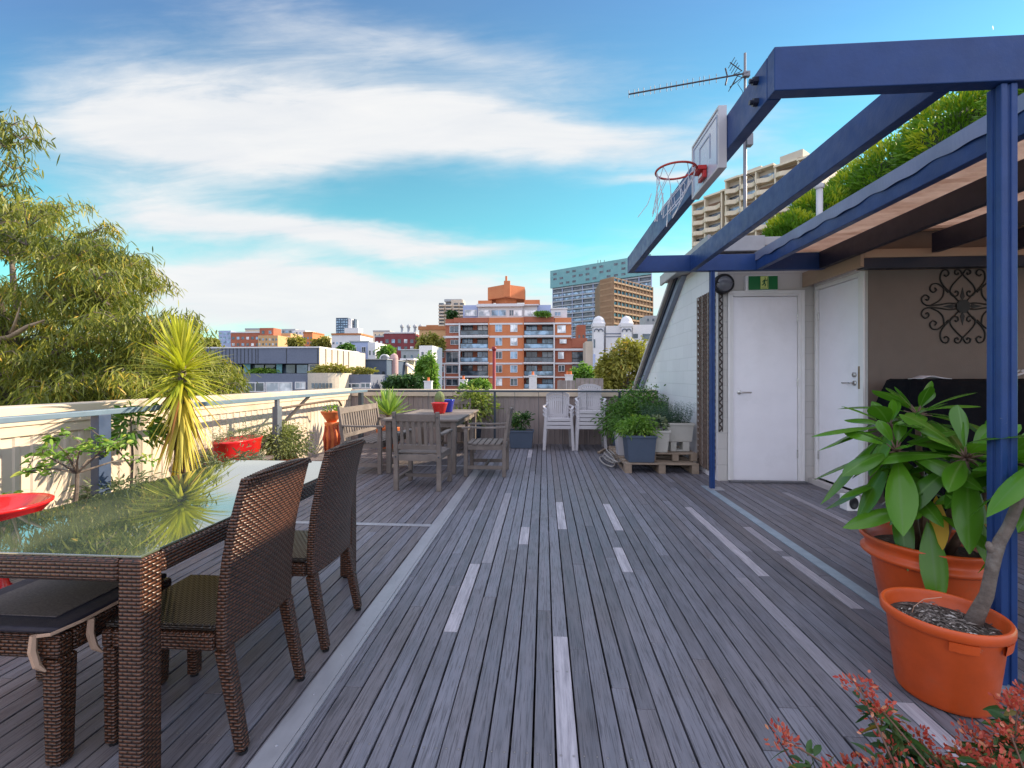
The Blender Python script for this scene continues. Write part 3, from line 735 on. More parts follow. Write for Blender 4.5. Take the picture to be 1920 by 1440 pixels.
for A, B in zip(rings, rings[1:]):
    for k in range(seg): mb.f(B[k], B[(k + 1) % seg], A[(k + 1) % seg], A[k])
mb.f(*rings[0]); mb.build('cover', m_cloth, bq, QO, smooth=True)
for x in (3.55, 4.65):
    for y in (4.36, 4.74):
        mb = MB(); mb.tube([(x, y - .02, .045), (x, y + .02, .045)], .045, 14); mb.build('wheel', m_black, bq, QO)
mb = MB(); P_, d_ = in_ball(1, (0, 0, 0), (1, 1, 1)); n = 14
for i in range(n + 1):
    for j in range(5):
        u_, v_ = i / n, j / 4; mb.v((3.45 + .26 * u_, 4.42 + .16 * v_, 1.288 + .032 * math.sin(PI * u_) * (.6 + .4 * math.sin(v_ * 5 + u_ * 6))))
for i in range(n):
    for j in range(4): a = i * 5 + j; mb.f(a, a + 5, a + 6, a + 1)
tag(mb.build('folded_cloth', M('white_cloth', (.5, .48, .5), .8), smooth=True, solid=.006), 'crumpled white cloth lying on top of the black barbecue cover', 'cloth')
mb = MB(); mb.bar((4.18, 4.44, 1.292), (4.34, 4.44, 1.345), .03, .016); mb.bar((4.20, 4.46, 1.300), (4.33, 4.47, 1.368), .02, .012); mb.tube([(4.33, 4.45, 1.35), (4.345, 4.45, 1.37)], .012, 8)
tag(mb.build('grill_brush', M('pale_tool', (.45, .43, .43), .5), bevel=.003), 'pale grill brush lying on the right of the black barbecue cover', 'brush')
# small box on the deck by the second door
sb = thing('boot_tray', 'small white box with a black oval front on the deck below the second white door', 'box', (3.0, 4.70, 0))
mb = MB(); mb.box(2.94, 3.06, 4.64, 4.76, .001, .15); mb.build('box', m_whiteframe, sb, (3.0, 4.70, 0), bevel=.008)
mb = MB(); disc_y(mb, (3.0, 4.642, .08), [(.042, 0), (.042, .008), (.034, .012), (0, .006)], 20, 1, 1.4); mb.build('oval_front', m_black, sb, (3.0, 4.70, 0))

# ============================================================ antenna, vent pipe
an = thing('tv_antenna', 'long yagi television antenna on a tall mast above the building roof', 'antenna', (3.09, 7.25, 2.976)); AO = (3.09, 7.25, 2.976)
m_alu = M('dull_aluminium', (.20, .20, .22), .5, .6)
m_alud = M('dark_aluminium', (.07, .06, .07), .5, .4)
mb = MB(); mb.tube([(3.09, 7.25, 2.977), (3.09, 7.25, 4.95)], .026, 10); mb.tube([(3.09, 7.25, 4.95), (3.09, 7.25, 6.3)], .018, 10); mb.build('mast', m_alu, an, AO, smooth=True)
mb = MB(); A0, A1 = Vector((3.02, 7.21, 5.96)), Vector((1.32, 7.21, 5.72)); mb.tube([A0 + Vector((.1, 0, .01)), A1], .012, 8)
n = 17
for i in range(n):
    t_ = .22 + .78 * i / (n - 1) + (.012 if i % 3 else 0); p = A0.lerp(A1, min(t_, 1)); h = .072 - .012 * (t_)
    mb.tube([p + Vector((0, 0, -h)), p + Vector((0, 0, h))], .0045, 6)
mb.build('boom', m_alud, an, AO)
mb = MB(); p = A0.lerp(A1, .03)
for s in (1, -1):
    q = p + Vector((.10, 0, .19 * s)); mb.tube([p + Vector((-.06, 0, 0)), p + Vector((.06, 0, .05 * s)), q + Vector((-.22, 0, 0))], .008, 6)
    for k in range(4): r_ = p.lerp(q + Vector((-.2, 0, 0)), .3 + k * .22); mb.tube([r_ + Vector((0, -.12, 0)), r_ + Vector((0, .12, 0))], .005, 6)
p = A0.lerp(A1, .14); mb.tube([p + Vector((0, 0, -.13)), p + Vector((.03, 0, 0)), p + Vector((0, 0, .13))], .012, 6)
mb.build('reflector', m_alud, an, AO)
mb = MB(); mb.box(3.05, 3.15, 7.20, 7.26, 5.92, 6.0); mb.build('bracket', m_alu, an, AO, bevel=.005)
mb = MB(); mb.box(3.10, 3.19, 7.19, 7.29, 4.86, 5.04); mb.build('amplifier_box', m_alu, an, AO, bevel=.005)
mb = MB(); mb.tube([(3.06, 7.22, 5.93), (2.96, 7.2, 5.80), (3.04, 7.22, 5.70), (3.065, 7.23, 5.4)], .004, 5); mb.tube([(3.12, 7.25, 4.45), (3.22, 7.25, 4.38), (3.27, 7.25, 4.2)], .006, 5); mb.build('cable', m_black, an, AO)
vp = thing('vent_pipe', 'white vent pipe standing on the roof in front of the clipped green shrubs', 'pipe', (3.93, 6.8, 2.976))
mb = MB(); mb.tube([(3.93, 6.8, 2.977), (3.93, 6.8, 4.02)], .042, 14); mb.build('pipe', m_plastic, vp, (3.93, 6.8, 2.976), smooth=True)
mb = MB(); mb.lathe([(.05, 0), (.06, .02), (.06, .06), (.0, .10)], (3.93, 6.8, 4.0), 14); mb.build('cowl', m_plastic, vp, (3.93, 6.8, 2.976))

# ============================================================ basketball hoop
bh = thing('basketball_hoop', 'small basketball backboard with orange rim and ragged net fixed to the outer blue rafter', 'basketball hoop', (.992, 2.77, 2.44)); HO = (.992, 2.77, 2.44)
mb = MB(); mb.box(.950, .962, 2.56, 2.98, 2.455, 2.765); mb.build('backboard', M('board_grey_white', (.50, .53, .64), .25, var=.05, coat=.3), bh, HO)
mb = MB()
mb.box(.945, .99, 2.545, 2.559, 2.44, 2.78); mb.box(.945, .99, 2.981, 2.995, 2.44, 2.78); mb.box(.945, .99, 2.5595, 2.9805, 2.44, 2.454); mb.box(.945, .99, 2.5595, 2.9805, 2.766, 2.78); mb.build('board_frame', m_plastic, bh, HO, bevel=.002)
mb = MB()
for (a, b_, c_, d_) in ((2.68, 2.69, 2.56, 2.70), (2.85, 2.86, 2.56, 2.70), (2.6905, 2.8495, 2.69, 2.70), (2.575, 2.581, 2.475, 2.745), (2.959, 2.965, 2.475, 2.745), (2.5815, 2.9585, 2.739, 2.745)): mb.box(.947, .949, a, b_, c_, d_)
mb.build('target_square', M('board_line', (.32, .36, .50), .4), bh, HO)
mb = MB(); mb.tube([(.783 + .115 * math.cos(a), 2.77 + .115 * math.sin(a), 2.53) for a in np.linspace(0, 2 * PI, 41)], .0065, 8, False); m_rim = M('orange_rim', (.42, .035, .02), .4, var=.1)
mb.build('rim', m_rim, bh, HO, smooth=True)
mb = MB(); mb.box(.895, .946, 2.72, 2.82, 2.515, 2.54); mb.box(.925, .946, 2.725, 2.815, 2.47, 2.514); mb.tube([(.90, 2.73, 2.525), (.86, 2.71, 2.53)], .005, 6); mb.tube([(.90, 2.81, 2.525), (.86, 2.83, 2.53)], .005, 6); mb.build('bracket', M('rim_bracket_red', (.50, .02, .02), .4), bh, HO, bevel=.003)
mb = MB(); mb.box(.921, .9245, 2.745, 2.795, 2.485, 2.502); mb.build('sticker', m_white, bh, HO)
mb = MB(); K = 10
for k in range(K):
    for sgn in (1, -1):
        pts = []
        for j in range(9):
            t_ = j / 8; a = 2 * PI * (k + sgn * t_ * 2.0) / K; r_ = .112 * (1 - .48 * t_); sway = -.075 * t_ ** 1.6
            pts.append((.783 + r_ * math.cos(a) + sway, 2.77 + r_ * math.sin(a) + .02 * t_, 2.525 - .25 * t_ + .02 * math.sin(k * 2.3) * t_))
        if (k * 7 + sgn) % 5: mb.tube(pts, .0022, 5)
for (x, h) in ((-.03, .3), (.02, .33), (-.10, .27)):
    mb.tube([(.74 + x, 2.77, 2.40), (.72 + x, 2.78, 2.34), (.70 + x * 1.4, 2.77, 2.53 - h)], .0022, 5)
mb.build('net', M('net_string', (.55, .56, .62), .8), bh, HO)
# ============================================================ dining table (glass on wicker) and its chairs
TX0, TX1, TY0, TY1 = -2.10, -1.235, 1.315, 2.93
dt = thing('dining_table', 'long brown wicker dining table with a reflective glass top', 'table', (-1.67, 2.15, 0)); DO = (-1.67, 2.15, 0)
mb = MB()
e = .0805; mb.box(TX0 + e, TX1 - e, TY0 + .001, TY0 + .07, .665, .738); mb.box(TX0 + e, TX1 - e, TY1 - .07, TY1 - .001, .665, .738); mb.box(TX0 + .001, TX0 + .07, TY0 + e, TY1 - e, .665, .738); mb.box(TX1 - .07, TX1 - .001, TY0 + e, TY1 - e, .665, .738)
mb.build('apron', m_wicker, dt, DO, bevel=.012, bseg=3)
mb = MB(); mb.box(TX0 + .071, TX1 - .071, TY0 + .071, TY1 - .071, .715, .725); mb.build('woven_panel', m_wicker, dt, DO)
for x in (TX0, TX1 - .08):
    for y in (TY0, TY1 - .08):
        mb = MB(); mb.box(x, x + .08, y, y + .08, .012, .738); lg = mb.build('leg', m_wicker, dt, DO, bevel=.010, bseg=3)
        mb = MB(); mb.box(x + .015, x + .065, y + .015, y + .065, .001, .0115); mb.build('foot', m_black, lg, DO)
# glass: reflects strongly, dark weave just shows through
mt, t, b = newmat('table_glass')
b.inputs['Base Color'].default_value = (.62, .72, .70, 1); b.inputs['Roughness'].default_value = .02; b.inputs['IOR'].default_value = 2.6; b.inputs['Specular IOR Level'].default_value = .5
b.inputs['Transmission Weight'].default_value = .0; b.inputs['Base Color'].default_value = (.11, .135, .09, 1)
b.inputs['Coat Weight'].default_value = 1; b.inputs['Coat Roughness'].default_value = .01; b.inputs['Coat IOR'].default_value = 1.6
mb = MB(); mb.box(TX0 + .012, TX1 - .012, TY0 + .012, TY1 - .012, .7385, .7465); mb.build('glass_top', mt, dt, DO, bevel=.002)

def wicker_chair():
    r = thing('wicker_chair', 'x', 'chair', (0, 0, 0))
    W_ = .42
    prof = [(.36, -.176, .034), (.46, -.176, .036), (.56, -.182, .036), (.68, -.197, .035), (.80, -.222, .034), (.90, -.248, .032), (.945, -.262, .030)]
    mb = MB(); nx = 8; fr = []; bk = []
    for (z, y, th) in prof:
        wid = W_ / 2 * (1.0 - .02 * max(0, z - .6)); ra = []; rb = []
        for i in range(nx + 1):
            u_ = -1 + 2 * i / nx; zz = z + (.018 * (1 - u_ * u_) if z > .9 else 0); cur = -.018 * (1 - u_ * u_)
            ra.append(mb.v((wid * u_, y + th / 2 + cur, zz))); rb.append(mb.v((wid * u_, y - th / 2 + cur, zz)))
        fr.append(ra); bk.append(rb)
    for A, B in zip(fr, fr[1:]):
        for i in range(nx): mb.f(A[i + 1], A[i], B[i], B[i + 1])
    for A, B in zip(bk, bk[1:]):
        for i in range(nx): mb.f(A[i], A[i + 1], B[i + 1], B[i])
    for A, B, C_, D_ in zip(fr, fr[1:], bk, bk[1:]): mb.f(A[0], C_[0], D_[0], B[0]); mb.f(C_[nx], A[nx], B[nx], D_[nx])
    for i in range(nx): mb.f(fr[-1][i + 1], fr[-1][i], bk[-1][i], bk[-1][i + 1]); mb.f(fr[0][i], fr[0][i + 1], bk[0][i + 1], bk[0][i])
    bkp = mb.build('backrest', m_wicker, r, bevel=.007, bseg=2)
    # twisted edge binding over the top of the back
    mb = MB(); z, y, th = prof[-1]
    for i in range(34):
        u_ = -1 + 2 * (i + .5) / 34; wid = W_ / 2 * .99; zz = z + .018 * (1 - u_ * u_); cur = -.018 * (1 - u_ * u_); x = wid * u_
        mb.tube([(x - .004, y + cur + .017, zz - .014), (x - .001, y + cur + .012, zz + .004), (x + .002, y + cur - .012, zz + .004), (x + .005, y + cur - .018, zz - .014)], .0038, 5)
    mb.build('edge_binding', m_wicker, bkp)
    mb = MB(); mb.box(-W_ / 2 + .012, W_ / 2 - .012, -.15, .262, .415, .438); mb.build('seat', m_wickerdark, r, bevel=.01)
    mb = MB(); mb.box(-W_ / 2, W_ / 2, .225, .262, .355, .414); mb.box(-W_ / 2, -W_ / 2 + .035, -.152, .2245, .355, .414); mb.box(W_ / 2 - .035, W_ / 2, -.152, .2245, .355, .414); mb.build('seat_frame', m_wicker, r, bevel=.008)
    for s in (-1, 1):
        x = s * (W_ / 2 - .024)
        for (a, b2, w1, w2) in (((x, .235, .354), (x, .235, .012), .046, .040), ((x, -.175, .359), (x + s * .004, -.245, .012), .046, .036)):
            mb = MB(); mb.bar(b2, a, w2, w2, up=(0, 1, 0), w2=w1, h2=w1); lg = mb.build('leg', m_wicker, r, bevel=.006)
            mb = MB(); mb.lathe([(.016, 0), (.016, .010), (0, .011)], (b2[0], b2[1], .001), 10); mb.build('foot', m_black, lg)
    return r
ch = wicker_chair(); ch.location = (-1.288, 1.70, 0); ch.rotation_euler = (0, 0, R(90)); ch['group'] = 'wicker dining chairs'
ch['label'] = 'nearer wicker dining chair with sunlight on its tall back, pushed in at the glass table'
dup(ch, (-1.282, 2.29, 0), R(90), 'farther wicker dining chair, all in shade, tucked against the glass table')
# backless wicker stool under the near end of the table
ws = thing('wicker_stool', 'low wicker stool with a dark cushion under the near corner of the glass table', 'stool', (-1.90, 1.63, 0), group=None); SO = (-1.90, 1.63, 0)
mb = MB(); x0, x1, y0, y1 = -2.18, -1.60, 1.395, 1.86
mb.box(x0, x1, y0, y0 + .05, .365, .44); mb.box(x0, x1, y1 - .05, y1, .365, .44); mb.box(x0, x0 + .05, y0 + .051, y1 - .051, .365, .44); mb.box(x1 - .05, x1, y0 + .051, y1 - .051, .365, .44); mb.build('seat_frame', m_wicker, ws, SO, bevel=.012, bseg=3)
for x in (x0 + .035, x1 - .035):
    for y in (y0 + .035, y1 - .035):
        mb = MB(); mb.bar((x, y, .001), (x, y, .364), .056, .056, up=(0, 1, 0), w2=.068, h2=.068); mb.build('leg', m_wicker, ws, SO, bevel=.012, bseg=3)
mb = MB(); nx_ = 14; rows_ = []
mb.box(x0 + .02, x1 - .012, y0 + .012, y1 - .012, .441, .462); cu = mb.build('cushion', m_cushion, ws, SO, bevel=.010, bseg=3)
mb = MB(); mb.box(x0 + .10, x1 - .10, y0 + .08, y1 - .09, .4625, .4655); mb.build('mesh_panel', M('mesh_fabric', (.10, .085, .085), .6, var=.5, scale=120), cu, SO)
mb = MB(); yb = y0 + .045; 
mb.tube([(x1 - .02, yb + .24, .455), (x1 + .006, yb + .16, .458), (x1 + .006, yb + .03, .458), (x1 - .02, y0 - .008, .454), (x1 - .06, y0 - .012, .45)], .006, 6)
for (px, py) in ((x1 - .075, y0 - .012), (x1 + .010, yb + .055)):
    a = Vector((px, py, .452)); mb.tube([a, a + Vector((0, -.004, -.05)), a + Vector((.012, 0, -.10)), a + Vector((.03, .012, -.125))], [.010, .012, .011, .003], 6)
mb.build('strap', m_strap, cu, SO)

# ============================================================ weathered teak setting
def slat_back(mb, y, z0, z1, x0, x1, n, w_, lean=0.):
    for i in range(n):
        x = x0 + (x1 - x0) * (i + .5) / n; mb.bar((x, y, z0), (x, y - lean, z1), w_, .014, up=(0, 1, 0))
def armchair(name, label, cat, W_, n_slats, seg_arm=True, scale=1):
    """faces +Y; origin on the floor under the seat"""
    r = thing(name, label, cat, (0, 0, 0)); hw = W_ / 2
    for s in (-1, 1):
        x = s * (hw - .027)
        mb = MB(); mb.bar((x, -.26, .001), (x, -.26, .42), .052, .048, up=(0, 1, 0)); mb.bar((x, -.26, .4205), (x, -.335, .91), .050, .044, up=(0, 1, 0), w2=.044, h2=.034); mb.build('leg', m_teak, r, bevel=.005)
        mb = MB(); mb.bar((x, .245, .001), (x, .245, .628), .050, .050, up=(0, 1, 0)); mb.build('leg', m_teak, r, bevel=.005)
        mb = MB(); pts = [(x, -.285, .650), (x, -.15, .644), (x, 0, .640), (x, .14, .646), (x, .30, .640)]
        for a, b_ in zip(pts, pts[1:]): mb.bar(a, b_, .062, .022)
        mb.build('arm', m_teak, r, bevel=.004)
        mb = MB(); mb.box(x - .014, x + .014, -.235, .219, .10, .145); mb.build('stretcher', m_teak, r)
        mb = MB(); mb.box(x - .014, x + .014, -.235, .219, .355, .415); mb.build('side_rail', m_teak, r)
    mb = MB(); 
    ny = 6
    for i in range(ny):
        y = -.22 + .47 * (i + .5) / ny + 0; mb.box(-hw + .002 if i < ny - 0 else 0, hw - .002, y - .032, y + .032, .4155, .434) if -0.2 < y < .2 else mb.box(-hw + .056, hw - .056, y - .032, y + .032, .4155, .434)
    mb.build('seat', m_teak, r, bevel=.004)
    mb = MB(); mb.box(-hw + .055, hw - .055, .232, .258, .345, .4145); mb.build('front_rail', m_teak, r); 
    mb = MB(); mb.box(-hw + .055, hw - .055, -.272, -.248, .345, .4145); mb.build('back_rail', m_teak, r)
    if W_ < 1: mb = MB(); mb.box(-hw + .045, hw - .045, -.012, .012, .105, .140); mb.build('cross_stretcher', m_teak, r)
    mb = MB()
    mb.bar((-hw + .054, -.325, .845), (hw - .054, -.325, .845), .028, .085, up=(0, -.15, 1)); mb.bar((-hw + .054, -.274, .505), (hw - .054, -.274, .505), .028, .055, up=(0, -.15, 1))
    n = n_slats
    for i in range(n):
        x = -hw + .07 + (W_ - .14) * (i + .5) / n; wv = (W_ - .14) / n * .56
        mb.bar((x, -.278, .531), (x, -.318, .803), wv, .014, up=(0, 1, 0))
    mb.build('backrest', m_teak, r, bevel=.003)
    mb = MB()
    for s in (-1, 1):
        for z in (.85, .39): mb.tube([(s * (hw - .027), -.345 if z > .5 else -.2845, z), (s * (hw - .027), -.352 if z > .5 else -.290, z)], .009, 8)
    mb.build('wood_plug', m_raildark, r)
    return r
c1 = armchair('wooden_armchair', 'weathered wooden armchair seen from behind at the near end of the wooden table', 'armchair', .56, 6)
c1.location = (-1.44, 5.40, 0); c1.rotation_euler = (0, 0, R(-2)); c1['group'] = 'weathered wooden garden armchairs'
dup(c1, (-.78, 6.18, 0), R(90), 'weathered wooden armchair on the right long side of the wooden table, facing left')
dup(c1, (-1.62, 8.12, 0), R(184), 'weathered wooden armchair at the far end of the wooden table, facing the camera')
bn = armchair('wooden_bench', 'weathered wooden slatted bench with sunlit back on the left long side of the wooden table', 'bench', 1.30, 15)
bn.location = (-2.42, 6.60, 0); bn.rotation_euler = (0, 0, R(-92))
wt = thing('wooden_table', 'weathered rectangular wooden garden table carrying the cactus pots', 'table', (-1.66, 6.93, 0)); WO = (-1.66, 6.93, 0)
X0, X1, Y0_, Y1_ = -2.18, -1.14, 5.98, 7.92
mb = MB(); mb.box(X0, X1, Y0_, Y0_ + .10, .715, .742); mb.box(X0, X1, Y1_ - .10, Y1_, .715, .742); mb.box(X0, X0 + .09, Y0_ + .103, Y1_ - .103, .715, .742); mb.box(X1 - .09, X1, Y0_ + .103, Y1_ - .103, .715, .742)
y = Y0_ + .106
while y < Y1_ - .15:
    mb.box(X0 + .092, X1 - .092, y, y + .062, .722, .740); y += .068
mb.build('table_top', m_teak, wt, WO, bevel=.003)
mb = MB(); mb.box(X0 + .06, X1 - .06, Y0_ + .07, Y0_ + .095, .63, .714); mb.box(X0 + .06, X1 - .06, Y1_ - .095, Y1_ - .07, .63, .714); mb.box(X0 + .06, X0 + .085, Y0_ + .097, Y1_ - .097, .63, .714); mb.box(X1 - .085, X1 - .06, Y0_ + .097, Y1_ - .097, .63, .714); mb.build('apron', m_teak, wt, WO)
for x in (X0 + .075, X1 - .075):
    for y in (Y0_ + .085, Y1_ - .085):
        mb = MB(); mb.bar((x, y, .001), (x, y, .713), .062, .062, up=(0, 1, 0), w2=.075, h2=.075); mb.build('leg', m_teak, wt, WO, bevel=.005)

# ============================================================ stacked plastic chairs
def plastic_chair():
    r = thing('plastic_chair', 'x', 'chair', (0, 0, 0))        # faces -Y
    mb = MB(); n = 6
    mb.prism([(-.21, -.22, .43), (.21, -.22, .43), (.19, .18, .405), (-.19, .18, .405)], (0, 0, .012)); mb.box(-.215, .215, -.245, -.221, .385, .442)
    mb.build('seat', m_plastic, r, bevel=.006)
    # back: fan of slats with an arched crown
    mb = MB(); K = 9
    def crown(u): return .83 + .055 * (1 - abs(u) ** 2.2)
    for k in range(K):
        u_ = -1 + 2 * (k + .5) / K; x0 = .155 * u_; x1 = .185 * u_
        mb.bar((x0, .195, .47), (x1, .275, crown(u_) - .02), .029, .010, up=(0, 1, .2))
    pts = [(.205 * u_, .198 + (.085) * ((crown(u_) - .45) / .43), crown(u_)) for u_ in np.linspace(-1, 1, 13)]
    for a, b_ in zip(pts, pts[1:]): mb.bar(a, b_, .022, .05, up=(0, 0, 1))
    for s in (-1, 1): mb.bar((.175 * s, .19, .44), (.207 * s, .282, .835), .03, .022, up=(0, 1, 0))
    mb.box(-.175, .175, .186, .204, .44, .485)
    mb.build('backrest', m_plastic, r, bevel=.004)
    for s in (-1, 1):
        mb = MB(); pts = [(.235 * s, -.20, .60), (.262 * s, -.12, .635), (.262 * s, .02, .64), (.235 * s, .16, .645), (.20 * s, .245, .66)]
        for a, b_ in zip(pts, pts[1:]): mb.bar(a, b_, .042, .018)
        mb.build('arm', m_plastic, r, bevel=.003)
        mb = MB(); mb.bar((.258 * s, -.235, .003), (.222 * s, -.215, .605), .052, .028, up=(0, 1, 0), w2=.042, h2=.028); mb.bar((.236 * s, -.223, .36), (.20 * s, -.18, .415), .03, .04); lg = mb.build('leg', m_plastic, r, bevel=.005)
        mb = MB(); mb.bar((.245 * s, .265, .003), (.200 * s, .195, .44), .048, .026, up=(0, 1, 0), w2=.04, h2=.03); mb.build('leg', m_plastic, r, bevel=.005)
    return r
pc = plastic_chair(); G_ = 'stacked white plastic chairs'
A_l = ['white plastic chair at the bottom of the lower left stack by the far wall', 'middle white plastic chair in the lower left stack by the far wall', 'white plastic chair on top of the lower left stack, beside the dark planter box']
B_l = ['white plastic chair at the bottom of the taller right stack next to the green bushes', 'second white plastic chair from the bottom of the taller stack next to the bushes', 'third white plastic chair up, middle of the taller stack next to the bushes', 'fourth white plastic chair up in the taller stack next to the bushes', 'topmost white plastic chair on the taller stack next to the bushes']
pc.location = (.26, 8.36, 0); pc['label'] = A_l[0]; pc['group'] = G_
for k in (1, 2): dup(pc, (.26, 8.36 + .012 * k, .068 * k), R(0), A_l[k])
for k in range(5): dup(pc, (.845, 8.37 + .012 * k, .068 * k), R(-3), B_l[k])
# ============================================================ foliage materials
f_plum = Mleaf('frangipani_leaf', (.038, .13, .010), (.115, .29, .020), (.22, .42, .03), .24, .32, mid=(.13, .27, .05), spec=.5)
f_yel = Mleaf('yellow_leaf', (.62, .33, .02), (.72, .42, .03), None, .5, .3)
f_euc = Mleaf('gum_leaf', (.030, .062, .012), (.29, .30, .045), (.50, .34, .05), .45, .35)
f_yuc = Mleaf('yucca_blade', (.30, .36, .035), (.56, .54, .06), (.52, .50, .10), .42, .35)
f_yucdry = Mleaf('yucca_dry_blade', (.56, .46, .06), (.66, .58, .12), (.36, .16, .05), .6, .3)
f_green = Mleaf('herb_leaf', (.04, .105, .02), (.11, .23, .03), (.16, .24, .04), .5, .3)
f_bright = Mleaf('bright_leaf', (.09, .21, .03), (.20, .34, .05), (.40, .45, .08), .5, .35)
f_silver = Mleaf('grey_leaf', (.09, .13, .075), (.20, .24, .13), (.30, .32, .18), .6, .25)
f_rose = Mleaf('rosemary_leaf', (.035, .08, .055), (.075, .13, .08), None, .6, .2)
f_dark = Mleaf('dark_leaf', (.02, .06, .015), (.05, .12, .025), None, .5, .25)
f_hedge = Mleaf('clipped_leaf', (.05, .14, .012), (.16, .30, .02), (.45, .48, .03), .5, .35)
f_olive = Mleaf('olive_yellow_leaf', (.15, .15, .03), (.36, .33, .06), (.50, .30, .06), .55, .3)
f_var = Mleaf('variegated_leaf', (.12, .20, .04), (.36, .40, .10), (.62, .58, .26), .5, .3)
f_pink = Mleaf('coral_petal', (.42, .040, .030), (.60, .12, .075), (.70, .30, .18), .5, .3)
f_agave = Mleaf('agave_blade', (.16, .30, .05), (.34, .46, .12), (.5, .55, .25), .4, .25)

def pot(name, label, cat, c, prof, mat, soil_z, soil_r, seg=40, sx=1, sy=1, group=None):
    """prof: outer then inner profile, radius/height pairs about c"""
    r = thing(name, label, cat, c, 0, group)
    mb = MB(); mb.lathe(prof, c, seg, sx, sy); mb.build('pot', mat, r, c, smooth=True)
    return r
def soil(r, c, rad, z, seg=28, mat=None, sx=1, sy=1, amp=.006):
    mb = MB(); prof = [(rad * (1 - k / 6), z + (random.random() - .5) * amp) for k in range(6)] + [(0, z)]
    mb.lathe(prof, c, seg, sx, sy); return mb.build('soil', mat or m_soil, r, c)
def blob(mb, c, rad, n, L, W, zlo=-.6, droop=.3, k=2, out=.8, shape='oval', fold=0, shell=.4, dir_up=0., clump=0, tonebase=None):
    """n leaves spread in an ellipsoid; optional clumps give light and dark tufts"""
    c = np.array(c); rad = np.array(rad)
    if clump:
        cd = rand_dirs(clump, zlo, 1); cc = c + cd * rad * (.45 + .5 * rng.random((clump, 1))); ct = rng.random(clump)
        which = rng.integers(0, clump, n); P = cc[which] + rng.normal(size=(n, 3)) * rad * .24; d = nrmz(P - c + 1e-6)
        tone = np.clip(ct[which] * .6 + rng.random(n) * .4, 0, 1)
    else:
        P, d = in_ball(n, c, rad, shell); m = d[:, 2] > zlo; P, d = P[m], d[m]; tone = rng.random(len(P))
    D = d * out + rng.normal(size=d.shape) * (1 - out) * 1.2; D[:, 2] += dir_up
    leafset(mb, P, D, L * (.7 + .6 * rng.random(len(P))), W * (.7 + .6 * rng.random(len(P))), droop, k, fold, tone, shape)

# ---- front terracotta pot with the bare frangipani trunk
C1 = (1.645, 2.0, 0)
fp = thing('potted_frangipani', 'orange plastic pot with a single bare grey trunk bending past the near blue post', 'potted plant', C1)
mb = MB(); mb.lathe([(.0, .002), (.125, .002), (.150, .004), (.156, .02), (.183, .275), (.187, .285), (.187, .300), (.200, .302), (.205, .310), (.206, .335), (.200, .345), (.190, .343), (.186, .325), (.178, .285), (.0, .280)], C1, 56); mb.build('pot', m_terra, fp, C1, smooth=True, bevel=.002)
for a0 in (R(-125), R(-70)):
    mb = MB(); pts = []
    for i in range(9):
        a = a0 + i * R(3.2); pts.append(a)
    inner = [(C1[0] + .1885 * math.cos(a), C1[1] + .1885 * math.sin(a)) for a in pts]
    prev = None
    for (x, y), a in zip(inner, pts):
        q = [mb.v((x, y, .262)), mb.v((x, y, .300)), mb.v((x + .013 * math.cos(a), y + .013 * math.sin(a), .300)), mb.v((x + .008 * math.cos(a), y + .008 * math.sin(a), .264))]
        if prev:
            for j in range(4): mb.f(prev[j], q[j], q[(j + 1) % 4], prev[(j + 1) % 4])
        prev = q
    mb.build('lifting_lug', m_terra, fp, C1)
so = soil(fp, C1, .178, .288, amp=.012)
mb = MB(); P = np.stack([C1[0] + rng.normal(size=700) * .075, C1[1] + rng.normal(size=700) * .075, np.full(700, .293) + rng.random(700) * .012], 1); mk = ((P[:, 0] - C1[0]) ** 2 + (P[:, 1] - C1[1]) ** 2) < .165 ** 2; P = P[mk]
leafset(mb, P, rand_dirs(len(P), -.1, .25), .014 + .03 * rng.random(len(P)) ** 3, .006, .1, 2, 0)
mb.build('mulch', Mleaf('mulch_chips', (.05, .035, .028), (.26, .22, .19), (.55, .5, .45), .8, 0), so, C1)
mb = MB(); mb.tube([(1.755, 2.0, .27), (1.765, 1.99, .33), (1.79, 1.975, .42), (1.80, 1.97, .50), (1.815, 1.97, .58), (1.835, 1.97, .64), (1.865, 1.968, .70), (1.90, 1.965, .80), (1.95, 1.96, .87), (2.03, 1.97, .93), (2.12, 1.98, 1.0)], [.034, .027, .022, .0205, .022, .020, .018, .018, .017, .019, .022], 14); mb.build('trunk', m_bark, fp, C1, smooth=True)
mb = MB(); mb.tube([(1.815, 1.97, .58), (1.80, 1.975, .62), (1.795, 1.975, .635)], [.016, .014, .006], 10); mb.build('pruned_stub', m_bark, fp, C1, smooth=True)
mb = MB(); mb.tube([(1.50, 1.97, .34), (1.50, 1.96, .37), (1.53, 1.95, .405), (1.59, 1.94, .42)], .0012, 5); mb.build('dry_stalk', m_strap, fp, C1)
